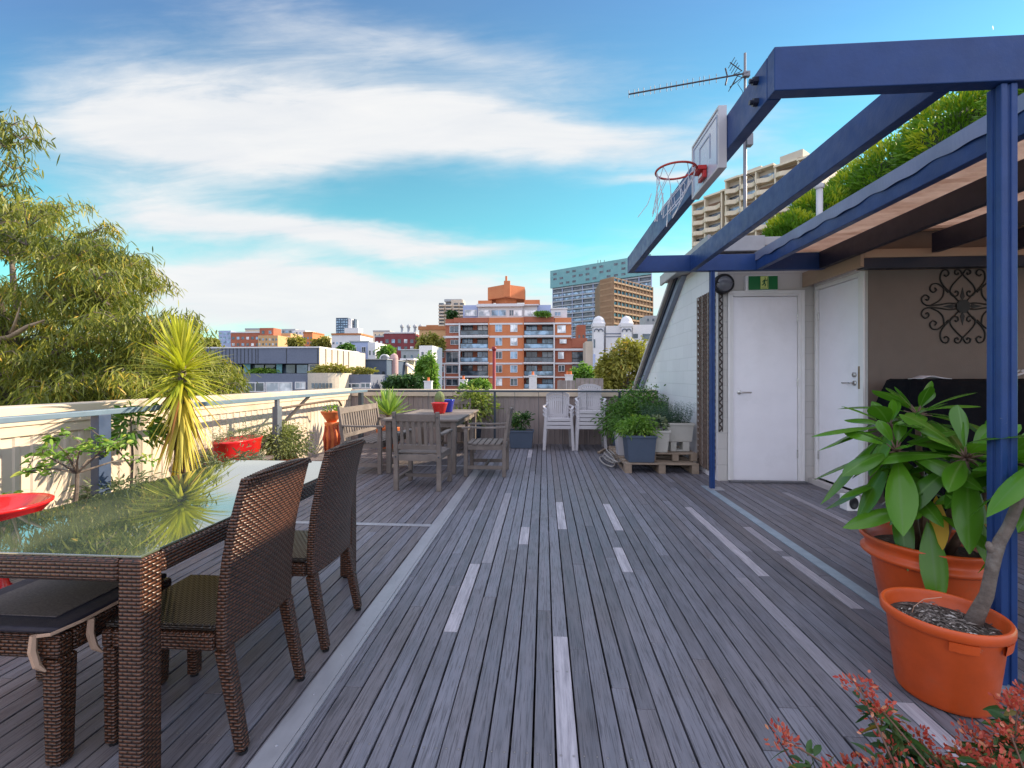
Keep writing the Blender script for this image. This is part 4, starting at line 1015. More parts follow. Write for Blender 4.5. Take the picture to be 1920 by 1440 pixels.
def rosette(mb, c, n, L, W, axis=(0, 0, 1), lo=-.35, hi=.9, droop=.35, k=9, fold=.22, tonelo=.1, spin=None, mbp=None):
    """whorl of big leaves about a shoot tip"""
    ax = Vector(axis).normalized(); rot = Vector((0, 0, 1)).rotation_difference(ax).to_matrix(); Ds = []; Ss = []; Ls = []; 
    for i in range(n):
        a = i * 2.39996 + (spin or 0) + random.uniform(-.15, .15); el = lo + (hi - lo) * (i / max(1, n - 1)) + random.uniform(-.08, .08)
        d = rot @ Vector((math.cos(a) * math.cos(el), math.sin(a) * math.cos(el), math.sin(el))); s_ = rot @ Vector((-math.sin(a), math.cos(a), random.uniform(-.25, .25)))
        Ds.append(d); Ss.append(s_); Ls.append(L * random.uniform(.78, 1.1) * (1 - .35 * max(0, el)))
    Ds = np.array(Ds); P = np.array(c) + Ds * .045; Ls = np.array(Ls)
    tn = tonelo + rng.random(n) * (.85 - tonelo)
    if mbp is not None:
        for p_, d_ in zip(P, Ds): mbp.tube([np.array(c), p_ + d_ * .02], [.006, .003], 5)
    leafset(mb, P, Ds, Ls, W * Ls / L * (.85 + .3 * rng.random(n)), droop, k, fold, tn, 'plum', side=np.array(Ss))
mb = MB(); mbp = MB(); rosette(mb, (2.13, 1.98, 1.02), 13, .34, .105, (.2, 0, 1), -.9, .7, .5, mbp=mbp); rosette(mb, (2.22, 2.1, .86), 10, .32, .10, (.1, 0, 1), -1.0, .4, .5, mbp=mbp)
mb.build('leaves', f_plum, fp, C1, smooth=True); mbp.build('petioles', f_dark, fp, C1)

# ---- big terracotta pot behind with the leafy frangipani
C2 = (2.10, 2.66, 0)
f2 = thing('potted_frangipani', 'large rolled-rim orange pot with a dense leafy frangipani behind the bare-trunk pot', 'potted plant', C2)
mb = MB(); mb.lathe([(0, .002), (.19, .002), (.20, .012), (.245, .29), (.250, .30), (.272, .303), (.290, .318), (.290, .332), (.272, .342), (.268, .36), (.280, .385), (.296, .402), (.298, .415), (.288, .422), (.268, .41), (.250, .37), (.245, .34), (0, .335)], C2, 64); mb.build('pot', m_terra, f2, C2, smooth=True)
soil(f2, C2, .244, .350)
mb = MB()
TIPS = [((2.08, 2.40, .90), (0, -.55, 1), 24, .44, .135), ((1.90, 2.60, .90), (-.30, -.15, 1), 17, .36, .12), ((1.93, 2.66, .73), (-.5, -.1, 1), 11, .34, .11), ((2.20, 2.85, 1.08), (.1, .1, 1), 18, .42, .13),
        ((2.00, 2.78, 1.0), (-.25, .2, 1), 16, .40, .12), ((2.36, 2.50, .88), (.4, -.2, 1), 18, .44, .13), ((1.96, 2.48, .62), (-.3, -.5, .7), 8, .30, .10)]
for (tp, ax, n, L, W_) in TIPS:
    b0 = Vector((C2[0] + (tp[0] - C2[0]) * .25, C2[1] + (tp[1] - C2[1]) * .25, .33)); t_ = Vector(tp)
    mb.tube([b0, b0.lerp(t_, .35) + Vector((.01, 0, .0)), b0.lerp(t_, .7), t_], [.024, .02, .015, .013], 10)
mbp = mb; mb = MB()
for i, (tp, ax, n, L, W_) in enumerate(TIPS): rosette(mb, tp, n, L, W_, ax, -.95 if i < 3 else -.5, 1.3, .32, spin=i * .7, mbp=mbp)
mb.build('leaves', f_plum, f2, C2, smooth=True)
mbp.build('stems', M('frangipani_stem', (.17, .10, .07), .7, var=.4, scale=12), f2, C2, smooth=True)
mb = MB(); leafset(mb, [(2.10, 2.42, .78)], [(.35, -.3, -.75)], [.30], [.12], .2, 8, .2, np.array([.5]), 'plum', side=np.array([(.9, .4, .0)])); leafset(mb, [(1.99, 2.46, .70)], [(-.12, -.2, -.9)], [.24], [.08], .2, 8, .2, np.array([.9]), 'plum', side=np.array([(.6, -.7, .0)]))
mb.build('yellow_leaf', f_yel, f2, C2, smooth=True); tag(bpy.data.objects['yellow_leaf'], 'yellow withering leaf')

# ---- small red pot right of the near post, on a stand
C3 = (2.62, 2.42, 0)
st_ = thing('plant_stand', 'dark metal plant stand carrying the small red pot at the right edge', 'stand', C3)
mb = MB(); mb.lathe([(.15, .96), (.15, .975), (0, .976)], C3, 20); mb.lathe([(0, .95), (.15, .959)], C3, 20); mb.build('top', m_iron, st_, C3)
for k in range(3):
    mb = MB(); a = k * 2.1; mb.tube([(C3[0] + .08 * math.cos(a), C3[1] + .08 * math.sin(a), .95), (C3[0] + .16 * math.cos(a), C3[1] + .16 * math.sin(a), .004)], .010, 6); mb.build('leg', m_iron, st_, C3)
r3 = thing('potted_flowers', 'small dark red pot of white flowers on the stand at the right edge', 'potted plant', (C3[0], C3[1], .977)); O3 = (C3[0], C3[1], .977)
mb = MB(); mb.lathe([(0, 0), (.08, 0), (.13, .17), (.14, .19), (.12, .18), (0, .16)], O3, 24); mb.build('pot', m_red, r3, O3, smooth=True)
mb = MB(); blob(mb, (O3[0], O3[1], 1.17), (.12, .12, .06), 220, .05, .02); mb.build('foliage', f_dark, r3, O3)
mb = MB(); blob(mb, (O3[0], O3[1], 1.21), (.12, .12, .05), 120, .02, .014, zlo=0); mb.build('flowers', Mleaf('white_petal', (.6, .6, .62), (.75, .74, .75), None, .5, .3), r3, O3)

# ---- coral flowers close to the camera, bottom right
C4 = (1.12, 1.13, 0)
pf = thing('flowering_plant', 'coral-pink flowering plant in a dark planter close to the camera at the bottom right', 'flowering plant', C4)
mb = MB(); mb.box(.80, 1.44, .98, 1.28, .002, .22); mb.build('planter', m_greypot, pf, C4, bevel=.01)
mb = MB(); heads = []
random.seed(21)
for i in range(120):
    bx, by = C4[0] + random.uniform(-.29, .27), C4[1] + random.uniform(-.12, .12)
    lean = random.uniform(-.22, .25)
    tx = bx + lean * .55 + (bx - C4[0]) * .35; ty = by + random.uniform(-.10, .15); tz = .385 - abs(tx - 1.2) * .10 + random.uniform(-.17, .055)
    if i > 108: tz += .035; ty += .13
    mid = ((bx + tx) / 2 + random.uniform(-.03, .03), (by + ty) / 2, (tz + .2) / 2 + .03)
    mb.tube([(bx, by, .20), mid, (tx, ty, tz)], [.004, .003, .002], 5); heads.append((tx, ty, tz))
mb.build('stems', M('red_stem', (.14, .07, .04), .6), pf, C4)
mb = MB()
for (x, y, z) in heads:
    n = random.randint(30, 90); P = np.array([x, y, z]) + rng.normal(size=(n, 3)) * [.019, .019, .012]; D = nrmz(P - np.array([x, y, z - .03]))
    leafset(mb, P, D + rng.normal(size=(n, 3)) * .4, .013 * (.7 + .6 * rng.random(n)), .0075, .1, 2, 0, None, 'oval')
mb.build('flowers', f_pink, pf, C4)
mb = MB()
for (x, y, z) in heads:
    n = 34; tt = rng.random(n) ** .45; P = np.stack([C4[0] + (x - C4[0]) * (.35 + .6 * tt) + rng.normal(size=n) * .022, C4[1] + (y - C4[1]) * (.4 + .55 * tt) + rng.normal(size=n) * .022, .22 + (z - .035 - .22) * tt], 1)
    leafset(mb, P, rand_dirs(n, -.2, .7), .055 * (.6 + .7 * rng.random(n)), .017, .35, 4, .2, None, 'lance')
mb.build('leaves', Mleaf('penta_leaf', (.022, .07, .018), (.06, .13, .03), (.22, .16, .03), .5, .25), pf, C4)

# ---- yucca by the left parapet
C5 = (-3.27, 3.90, 0)
yc = thing('yucca', 'tall yellow-green yucca with a skirt of drooping dry leaves by the left parapet', 'yucca', C5)
mb = MB(); mb.lathe([(0, .002), (.15, .002), (.19, .30), (.205, .32), (.18, .32), (.17, .29), (0, .285)], C5, 28); mb.build('pot', m_terra2, yc, C5, smooth=True)
mb = MB(); mb.tube([(C5[0], C5[1], .28), (C5[0] - .02, C5[1], .7), (C5[0] + .01, C5[1], 1.1), (C5[0], C5[1], 1.42)], [.05, .045, .04, .03], 12); mb.build('trunk', m_bark, yc, C5, smooth=True)
mb = MB(); n = 210; a = rng.random(n) * 2 * PI; h = rng.random(n); el = R(84) - h * R(112) + rng.normal(size=n) * .08
D = np.stack([np.cos(a) * np.cos(el), np.sin(a) * np.cos(el), np.sin(el)], 1); P = np.array([C5[0], C5[1], 1.50]) + np.stack([0 * h, 0 * h, -h * .26], 1) + D * .02
leafset(mb, P, D, .43 * (.75 + .4 * rng.random(n)), .040, .08 + .20 * h, 6, .25, np.clip(.9 - h * .5 + rng.normal(size=n) * .2, 0, 1), 'blade', side=np.stack([-np.sin(a), np.cos(a), 0 * a], 1))
mb.build('blades', f_yuc, yc, C5)
mb = MB(); n = 150; a = rng.random(n) * 2 * PI; h = rng.random(n); el = R(-42) - h * R(38)
D = np.stack([np.cos(a) * np.cos(el), np.sin(a) * np.cos(el), np.sin(el)], 1); P = np.array([C5[0], C5[1], 1.25]) + np.stack([0 * h, 0 * h, -h * .38], 1) + D * .03
leafset(mb, P, D, .43 * (.6 + .55 * rng.random(n)), .036, .30, 6, .2, rng.random(n), 'blade', side=np.stack([-np.sin(a), np.cos(a), 0 * a], 1))
mb.build('dry_skirt', f_yucdry, yc, C5)

# ---- small open shrub in front of the left parapet
C6 = (-3.35, 3.02, 0)
sh = thing('young_tree', 'thin young tree with sparse oval leaves in a black tub near the navy rail post', 'small tree', C6)
mb = MB(); mb.lathe([(0, .002), (.16, .002), (.19, .33), (.20, .35), (.17, .35), (.165, .32), (0, .315)], C6, 26); mb.build('pot', m_black, sh, C6, smooth=True)
mb = MB(); tips = []
def br(p, q, r0, r1, w=.03):
    p, q = Vector(p), Vector(q); m = p.lerp(q, .5) + Vector((random.uniform(-w, w), random.uniform(-w, w), random.uniform(0, w))); mb.tube([p, m, q], [r0, (r0 + r1) / 2, r1], 6); return q
t0 = br((C6[0], C6[1], .31), (C6[0] + .03, C6[1], .62), .014, .011)
random.seed(5)
for k in range(11):
    a = k * 2.4; L = random.uniform(.18, .36); q = br(t0, t0 + Vector((math.cos(a) * L * .75, math.sin(a) * L * 1.0, random.uniform(-.02, .30))), .008, .004)
    for j in range(3):
        q2 = br(q, q + Vector((random.uniform(-.12, .12), random.uniform(-.12, .12), random.uniform(-.03, .12))), .004, .002, .01); tips += [q2, q.lerp(q2, .5)]
    tips.append(q)
mb.build('trunk', m_bark, sh, C6)
mb = MB(); 
for q in tips:
    n = 5; D = rand_dirs(n, -.5, .7); leafset(mb, np.tile(np.array(q), (n, 1)) + rng.normal(size=(n, 3)) * .012, D, .048 * (.6 + .7 * rng.random(n)), .020, .3, 4, .2, None, 'oval')
mb.build('leaves', f_bright, sh, C6)
C6b = (-3.62, 3.75, 0)
s2 = thing('citrus_shrub', 'leafy citrus shrub against the cream wall just left of the yucca', 'shrub', C6b)
mb = MB(); mb.lathe([(0, .002), (.14, .002), (.17, .28), (.15, .28), (0, .26)], C6b, 22); mb.build('pot', m_terra2, s2, C6b, smooth=True)
mb = MB(); mb.tube([(C6b[0], C6b[1], .25), (C6b[0] + .02, C6b[1], .6), (C6b[0], C6b[1], .95)], [.012, .010, .006], 6); mb.tube([(C6b[0] + .02, C6b[1], .5), (C6b[0] - .05, C6b[1] - .2, .85)], [.008, .004], 6); mb.build('trunk', m_bark, s2, C6b)
mb = MB(); blob(mb, (C6b[0] + .03, C6b[1] - .02, .86), (.17, .28, .17), 240, .075, .032, zlo=-.8, k=4, fold=.2, clump=16); mb.build('leaves', f_green, s2, C6b)

# ---- red bowl at the left edge
C7 = (-3.17, 2.38, 0)
rb = thing('bowl_planter', 'shiny red round bowl on a pedestal at the left edge of the picture', 'planter', C7)
mb = MB(); mb.lathe([(0, .002), (.15, .002), (.16, .02), (.09, .10), (.06, .25), (.07, .36), (.14, .42), (.22, .50), (.262, .553), (.272, .56), (.274, .572), (.262, .578), (.24, .565), (.20, .52), (.12, .47), (0, .455)], C7, 56); mb.build('bowl', m_red, rb, C7, smooth=True)
mb = MB(); mb.lathe([(0, .470), (.13, .472), (.135, .46)], C7, 28); mb.build('water', Mglass('bowl_water', (.04, .03, .03), .03), rb, C7)

# ---- long red planter with lavender, on a low shelf
C8 = (-3.52, 5.02, 0)
bs = thing('garden_shelf', 'low weathered timber shelf holding the red oval planter by the left parapet', 'shelf', C8)
mb = MB(); mb.box(-3.72, -3.34, 4.62, 5.42, .30, .335); mb.build('top', m_teak, bs, C8, bevel=.004)
for y in (4.66, 5.34):
    for x in (-3.69, -3.41): mb = MB(); mb.box(x, x + .045, y, y + .045, .001, .299); mb.build('leg', m_teak, bs, C8)
O8 = (-3.52, 5.02, .336)
rp = thing('lavender_planter', 'glossy red oval planter full of pale lavender stems', 'planter', O8)
mb = MB(); mb.lathe([(0, .001), (.16, .001), (.20, .03), (.235, .12), (.25, .235), (.262, .25), (.25, .262), (.235, .245), (0, .22)], O8, 48, .72, 1.38); mb.build('pot', m_red, rp, O8, smooth=True)
def spikes(mb, c, rx, ry, n, h, spread, mat_w=.004, leaf=.035, lw=.006, per=16, tone=None):
    for i in range(n):
        a = random.random() * 2 * PI; r_ = math.sqrt(random.random()); bx, by = c[0] + rx * r_ * math.cos(a), c[1] + ry * r_ * math.sin(a); hh = h * random.uniform(.45, 1.0)
        tx, ty = bx + math.cos(a) * spread * r_ * hh + random.uniform(-.03, .03), by + math.sin(a) * spread * r_ * hh + random.uniform(-.03, .03)
        tt = np.linspace(.03, 1, per) ** .8; P = np.stack([bx + (tx - bx) * tt, by + (ty - by) * tt, c[2] + hh * tt], 1); D = rand_dirs(per, -.1, .8)
        leafset(mb, P, D, leaf * (1.1 - .6 * tt), lw, .1, 2, 0, np.full(per, random.random()) if tone is None else np.full(per, tone))
mb = MB(); spikes(mb, (O8[0], O8[1], O8[2] + .21), .13, .30, 85, .36, .6); blob(mb, (O8[0], O8[1], O8[2] + .26), (.17, .33, .09), 500, .05, .009); mb.build('lavender', f_silver, rp, O8)
# ---- ball shrub, low grey plants along the wall, small terracotta stand
def potted_bush(name, label, cat, c, pr, ph, mat, leafmat, brad, n, L, W_, clump=14, group=None, shape='oval', potshape=None, rise=0.8):
    r = thing(name, label, cat, c, 0, group)
    mb = MB(); mb.lathe([(0, .002), (pr * .75, .002), (pr, ph - .02), (pr * 1.07, ph - .015), (pr * 1.07, ph), (pr * .94, ph), (pr * .9, ph - .04), (0, ph - .045)], c, 28); mb.build('pot', mat, r, c, smooth=True)
    mb = MB(); blob(mb, (c[0], c[1], c[2] + ph + brad[2] * rise), brad, n, L, W_, -.9, .25, 3, .7, shape, .15, clump=clump); mb.build('foliage', leafmat, r, c)
    return r
potted_bush('ball_shrub', 'rounded yellow-green ball shrub in a clay pot beside the red planter', 'shrub', (-3.42, 5.78, 0), .16, .24, m_terra2, Mleaf('ball_leaf', (.12, .16, .05), (.30, .33, .12), (.42, .42, .2), .55, .3), (.29, .29, .25), 4200, .042, .013, 50)
potted_bush('grey_herb', 'low grey-green herb at the foot of the cream wall behind the glass table', 'potted plant', (-3.42, 3.42, 0), .13, .20, m_black, f_silver, (.24, .26, .17), 1500, .05, .012, 24)
potted_bush('trailing_herb', 'spreading grey-green plant trailing between the yucca and the red planter', 'potted plant', (-3.25, 4.42, 0), .14, .24, m_greypot, f_silver, (.28, .26, .17), 1700, .05, .012, 24)
potted_bush('succulent_pot', 'small leafy plant in a clay pot tucked below the navy rail post', 'potted plant', (-3.60, 2.62, 0), .14, .25, m_black, f_bright, (.2, .24, .14), 260, .06, .02, 10)
C9 = (-3.32, 6.92, 0)
ts = thing('pedestal', 'sculpted terracotta pedestal in the far left corner of the deck', 'pedestal', C9)
mb = MB(); mb.lathe([(0, .002), (.12, .002), (.13, .04), (.10, .10), (.085, .22), (.105, .32), (.11, .42), (.085, .50), (.10, .56), (.11, .60), (0, .605)], C9, 24)
mb.build('column', m_terra2, ts, C9, smooth=True)
mb = MB()
for k in range(8):
    a = k * PI / 4; mb.tube([(C9[0] + .10 * math.cos(a), C9[1] + .10 * math.sin(a), .12), (C9[0] + .118 * math.cos(a + .2), C9[1] + .118 * math.sin(a + .2), .35), (C9[0] + .098 * math.cos(a), C9[1] + .098 * math.sin(a), .55)], [.014, .020, .012], 6)
mb.build('flutes', M('clay_dark_red', (.42, .07, .03), .7, var=.2), ts, C9, smooth=True)
O9 = (C9[0], C9[1], .606)
tb = thing('clay_bowl', 'orange clay bowl with a small succulent on top of the terracotta pedestal', 'potted plant', O9)
mb = MB(); mb.lathe([(0, .001), (.07, .001), (.12, .08), (.165, .155), (.172, .165), (.155, .165), (0, .14)], O9, 28); mb.build('bowl', m_terra2, tb, O9, smooth=True)
mb = MB(); blob(mb, (O9[0], O9[1], O9[2] + .18), (.11, .11, .06), 130, .07, .022, zlo=-.1, k=4, fold=.3); mb.build('succulent', f_bright, tb, O9)
# ---- agave behind the bench
C10 = (-2.78, 7.98, 0)
ag = thing('agave', 'bright green spiky agave rosette in a clay pot behind the wooden bench', 'agave', C10)
mb = MB(); mb.lathe([(0, .002), (.17, .002), (.22, .40), (.235, .42), (.20, .42), (0, .39)], C10, 28); mb.build('pot', m_terra2, ag, C10, smooth=True)
mb = MB(); n = 46; a = np.arange(n) * 2.4; el = R(86) - np.linspace(0, 1, n) * R(72); D = np.stack([np.cos(a) * np.cos(el), np.sin(a) * np.cos(el), np.sin(el)], 1)
leafset(mb, np.tile([C10[0], C10[1], .62], (n, 1)) + D * .03, D, .50 * (.85 + .3 * rng.random(n)), .075, .12, 7, .35, rng.random(n), 'lance', side=np.stack([-np.sin(a), np.cos(a), 0 * a], 1)); mb.build('blades', f_agave, ag, C10)
mb = MB(); mb.tube([(C10[0], C10[1], .38), (C10[0], C10[1], .64)], [.06, .05], 10); mb.build('stem', m_bark, ag, C10)
# ---- pots on the wooden table
O11 = (-1.62, 6.98, .7425)
ca = thing('potted_cactus', 'round green cactus in a dark red glazed pot on the wooden table', 'potted plant', O11)
mb = MB(); mb.lathe([(0, .001), (.075, .001), (.085, .01), (.125, .15), (.135, .165), (.125, .17), (.11, .155), (0, .15)], O11, 30); mb.build('pot', m_red, ca, O11, smooth=True)
mb = MB(); seg = 48; rings = []
for i in range(13):
    ph_ = -.5 + i / 12 * (PI / 2 + .5); r_ = .075 * math.cos(ph_); z = .235 + .11 * math.sin(ph_) ; rings.append((max(r_, .004), z))
for (r_, z) in rings:
    for k in range(seg): a = 2 * PI * k / seg; rr = r_ * (1 + .07 * math.cos(14 * a)); mb.v((O11[0] + rr * math.cos(a), O11[1] + rr * math.sin(a), O11[2] + z), .3 + .3 * math.cos(14 * a))
for i in range(12):
    for k in range(seg): a = i * seg; mb.f(a + k, a + (k + 1) % seg, a + seg + (k + 1) % seg, a + seg + k)
mb.f(*[12 * seg + k for k in range(seg)]); mb.build('cactus', M('cactus_green', (.16, .20, .07), .7, var=.3, scale=40, bump=.3), ca, O11, smooth=True)
O12 = (-1.56, 7.28, .7425)
bp_ = thing('glazed_pot', 'small cobalt blue glazed pot beside the cactus on the wooden table', 'pot', O12)
mb = MB(); mb.lathe([(0, .001), (.07, .001), (.08, .01), (.115, .19), (.122, .20), (.11, .205), (.095, .18), (0, .17)], O12, 30); mb.build('pot', m_bluegl, bp_, O12, smooth=True)
mb = MB(); blob(mb, (O12[0], O12[1], O12[2] + .2), (.07, .07, .03), 60, .03, .012); mb.build('succulent', f_dark, bp_, O12)
# ---- plants by the far parapet
potted_bush('variegated_bush', 'cream and green variegated bush against the far parapet behind the wooden table', 'shrub', (-1.38, 8.62, 0), .2, .42, m_greypot, f_var, (.42, .22, .34), 900, .075, .04, 22, rise=.9)
C13 = (-.42, 8.45, 0)
gp = thing('trough_planter', 'slate grey plastic trough with a dark leafy plant left of the plastic chairs', 'planter', C13)
def taper_box(mb, c, bx, by, tx, ty, z0, z1):
    mb.hull8([(c[0] - bx, c[1] - by, z0), (c[0] + bx, c[1] - by, z0), (c[0] + bx, c[1] + by, z0), (c[0] - bx, c[1] + by, z0), (c[0] - tx, c[1] - ty, z1), (c[0] + tx, c[1] - ty, z1), (c[0] + tx, c[1] + ty, z1), (c[0] - tx, c[1] + ty, z1)])
def rect_pot(r, c, w_, d, h, mat, z0=0., fins=True, inset=.04):
    mb = MB(); taper_box(mb, c, w_ / 2 - inset, d / 2 - inset * .7, w_ / 2 - .012, d / 2 - .012, z0 + .002, z0 + h - .03)
    x0, x1, y0, y1 = c[0] - w_ / 2, c[0] + w_ / 2, c[1] - d / 2, c[1] + d / 2; za, zb = z0 + h - .035, z0 + h
    mb.box(x0, x1, y0, y0 + .022, za, zb); mb.box(x0, x1, y1 - .022, y1, za, zb); mb.box(x0, x0 + .022, y0 + .0225, y1 - .0225, za, zb); mb.box(x1 - .022, x1, y0 + .0225, y1 - .0225, za, zb)
    p_ = mb.build('pot', mat, r, (c[0], c[1], z0), bevel=.005)
    mb = MB(); mb.box(x0 + .023, x1 - .023, y0 + .023, y1 - .023, z0 + h - .029, z0 + h - .018); mb.build('soil', m_soil, r, (c[0], c[1], z0)); return p_
rect_pot(gp, C13, .47, .30, .33, m_greypot)
mb = MB(); blob(mb, (-.40, 8.45, .48), (.19, .14, .17), 420, .07, .026, k=3, fold=.2, clump=14); mb.build('foliage', f_dark, gp, C13)
mb = MB(); spikes(mb, (-.52, 8.45, .32), .05, .05, 12, .42, .5, leaf=.05, lw=.01, per=10); mb.build('sprigs', f_bright, gp, C13)

# pallets and herb pots beside the gable wall
pl_ = thing('pallet', 'weathered timber pallet on the deck carrying the herb pots', 'pallet', (1.60, 7.05, 0)); LO = (1.60, 7.05, 0)
mb = MB()
for i in range(7):
    y = 6.28 + i * .24; mb.box(1.10, 2.08, y, y + .15, .118, .136)
mb.build('deck_boards', m_pallet, pl_, LO, bevel=.003)
mb = MB()
for x in (1.10, 1.55, 1.99): mb.box(x, x + .09, 6.28, 7.87, .095, .117)
for x in (1.10, 1.55, 1.99):
    for y in (6.28, 7.0, 7.73): mb.box(x, x + .09, y, y + .14, .022, .0945)
mb.build('blocks', m_pallet, pl_, LO, bevel=.003)
mb = MB()
for x in (1.10, 1.55, 1.99): mb.box(x, x + .09, 6.28, 7.87, .002, .0215)
mb.build('bottom_boards', m_pallet, pl_, LO)
p2_ = thing('pallet', 'smaller broken pallet stacked on the first one against the gable wall', 'pallet', (1.84, 6.75, .137)); L2 = (1.84, 6.75, .137)
mb = MB()
for i in range(4):
    y = 6.46 + i * .2; mb.box(1.46, 2.12, y, y + .13, .232, .250)
mb.build('deck_boards', m_pallet, p2_, L2, bevel=.003)
mb = MB()
for x in (1.47, 1.78, 2.03):
    for y in (6.46, 6.95): mb = MB(); mb.box(x, x + .085, y, y + .10, .138, .2315); mb.build('block', m_pallet, p2_, L2, bevel=.003)
cb_ = thing('concrete_block', 'pale concrete block under the cream rosemary pot', 'block', (1.93, 6.72, .2505)); mb = MB(); 
mb.box(1.80, 1.88, 6.62, 6.80, .2505, .385); mb.box(1.97, 2.06, 6.62, 6.80, .2505, .385); mb.box(1.882, 1.968, 6.62, 6.80, .2505, .27); mb.build('block', m_creampot, cb_, (1.93, 6.72, .2505), bevel=.004)
q1 = thing('herb_planter', 'square slate blue pot of bright curly parsley at the front of the pallet', 'planter', (1.33, 6.50, .137)); rect_pot(q1, (1.33, 6.50), .42, .40, .37, m_greypot, .137)
mb = MB(); blob(mb, (1.30, 6.50, .60), (.23, .22, .15), 1300, .045, .022, clump=30); mb.build('parsley', f_bright, q1, (1.33, 6.5, .137))
q2 = thing('herb_planter', 'cream square pot with pale curling succulents, middle of the herb group', 'planter', (1.615, 6.60, .2505)); rect_pot(q2, (1.615, 6.60), .30, .27, .31, m_creampot, .2505, inset=.045)
mb = MB(); blob(mb, (1.60, 6.6, .64), (.13, .12, .12), 160, .06, .03, k=4, fold=.3); mb.build('succulent', f_silver, q2, (1.615, 6.6, .2505))
q3 = thing('herb_planter', 'cream rectangular pot of upright rosemary, highest and rightmost of the herb group', 'planter', (1.93, 6.72, .3855)); rect_pot(q3, (1.93, 6.72), .40, .26, .27, m_creampot, .3855)
mb = MB(); random.seed(3); spikes(mb, (1.91, 6.72, .63), .19, .11, 150, .33, .35, leaf=.035, lw=.005, per=26); mb.build('rosemary', f_rose, q3, (1.93, 6.72, .3855))
q4 = thing('herb_planter', 'tall grey-blue pot of rosemary behind the succulent pot', 'planter', (1.72, 7.05, .2505)); rect_pot(q4, (1.72, 7.05), .34, .3, .3, m_plastic, .2505)
mb = MB(); spikes(mb, (1.72, 7.05, .54), .18, .14, 150, .42, .4, leaf=.035, lw=.005, per=26); mb.build('rosemary', f_rose, q4, (1.72, 7.05, .2505))
q5 = thing('herb_planter', 'white pot half hidden under the big green bush at the left of the pallet', 'planter', (1.22, 7.0, .137)); rect_pot(q5, (1.22, 7.0), .3, .3, .33, m_plastic, .137)
mb = MB(); blob(mb, (1.16, 7.0, .56), (.17, .17, .14), 500, .035, .016, clump=14); mb.build('foliage', f_green, q5, (1.22, 7.0, .137))
def bigbush(label, c, ph, rad, n, mat, potm):
    r = thing('leafy_bush', label, 'bush', c); mb = MB(); mb.lathe([(0, .002), (.17, .002), (.22, ph), (.2, ph), (0, ph - .03)], c, 26); mb.build('pot', potm, r, c, smooth=True)
    mb = MB(); blob(mb, (c[0], c[1], ph + rad[2] * .85), rad, n, .065, .022, -.9, .3, 3, .65, 'lance', .15, clump=60); mb.build('foliage', mat, r, c)
    mb = MB()
    for k in range(9): a = k * .7; mb.tube([(c[0], c[1], ph - .05), (c[0] + .3 * rad[0] * math.cos(a), c[1] + .3 * rad[1] * math.sin(a), ph + rad[2] * .6), (c[0] + .7 * rad[0] * math.cos(a), c[1] + .7 * rad[1] * math.sin(a), ph + rad[2] * 1.3)], [.01, .007, .003], 5)
    mb.build('stems', m_bark, r, c)
bigbush('large deep green basil bush beside the plastic chairs, nearest the far parapet', (1.38, 7.98, 0), .30, (.40, .42, .34), 3000, f_green, m_greypot)
bigbush('tall deep green bush at the foot of the sloping gable', (1.83, 8.35, 0), .34, (.42, .5, .44), 3200, f_green, m_terra2)
bigbush('mid green bush between the gable wall and the rosemary', (1.80, 7.55, .0), .30, (.27, .3, .30), 1600, f_dark, m_black)
hs_ = thing('garden_hose', 'coiled grey hose on the deck at the left edge of the pallet', 'hose', (1.02, 7.0, 0)); mb = MB(); pts = []
for i in range(150):
    t_ = i / 149; a = t_ * 2 * PI * 3.6; r_ = .16 + .02 * math.sin(a * .37 + 1); pts.append((.93 + .5 * r_ * math.cos(a) + .12 * t_, 6.95 + 2.6 * r_ * math.sin(a) , .016 + .05 * t_ + .12 * abs(math.sin(a * .5)) * t_))
mb.tube(pts, .011, 7); mb.build('hose', m_hose, hs_, (1.02, 7.0, 0), smooth=True)
tm = MB(); tm.bar((.93, 7.85, .02), (1.2, 8.35, .05), .05, .03); tag(tm.build('timber_offcut', m_pallet, bevel=.002), 'pale timber offcut on the deck between the plastic chairs and the bushes', 'timber')
mb = MB(); mb.lathe([(.0, 0), (.13, 0), (.14, .10), (.11, .17), (.0, .20)], (2.02, 9.3, .95), 20)

# ---- clipped shrubs in a roof planter, dark trees behind
rt = thing('roof_planter', 'pale trough on the roof behind the pergola holding the clipped shrubs', 'planter', (6.1, 8.4, 2.96)); mb = MB(); mb.box(5.3, 6.9, 5.35, 10.2, 2.977, 3.40); mb.build('trough', m_render, rt, (6.1, 8.4, 2.96), bevel=.02)
rt2 = thing('roof_planter', 'smaller pale trough holding the two farthest clipped shrubs beside the apartment highrise', 'planter', (4.6, 8.3, 2.5)); mb = MB(); mb.box(3.72, 4.7, 7.78, 8.6, 2.505, 2.99); mb.box(4.702, 5.25, 8.0, 9.2, 2.955, 3.15); mb.build('trough', m_render, rt2, (4.6, 8.3, 2.5), bevel=.02)
HED = [(6.25, 5.84, 4.45, .80, .72, 1.02), (6.1, 7.05, 4.45, .85, .8, 1.0), (6.0, 8.1, 4.3, .85, .8, 1.02), (6.05, 9.2, 4.35, .8, .8, 1.0), (4.95, 8.55, 3.85, .62, .66, .80), (4.20, 8.05, 3.45, .48, .50, .60)]  # first one, mostly out of view, is shaped to shade the farther chair
HL = ['nearest clipped shrub on the roof behind the near end of the pergola', 'second clipped shrub on the roof counted from the near blue post', 'third roof shrub, bright-topped, in the gap between the pergola rafters', 'fourth roof shrub counted from the near blue post', 'fifth roof shrub, beside the white vent pipe', 'farthest and lowest clipped roof shrub, beside the beige apartment tower']
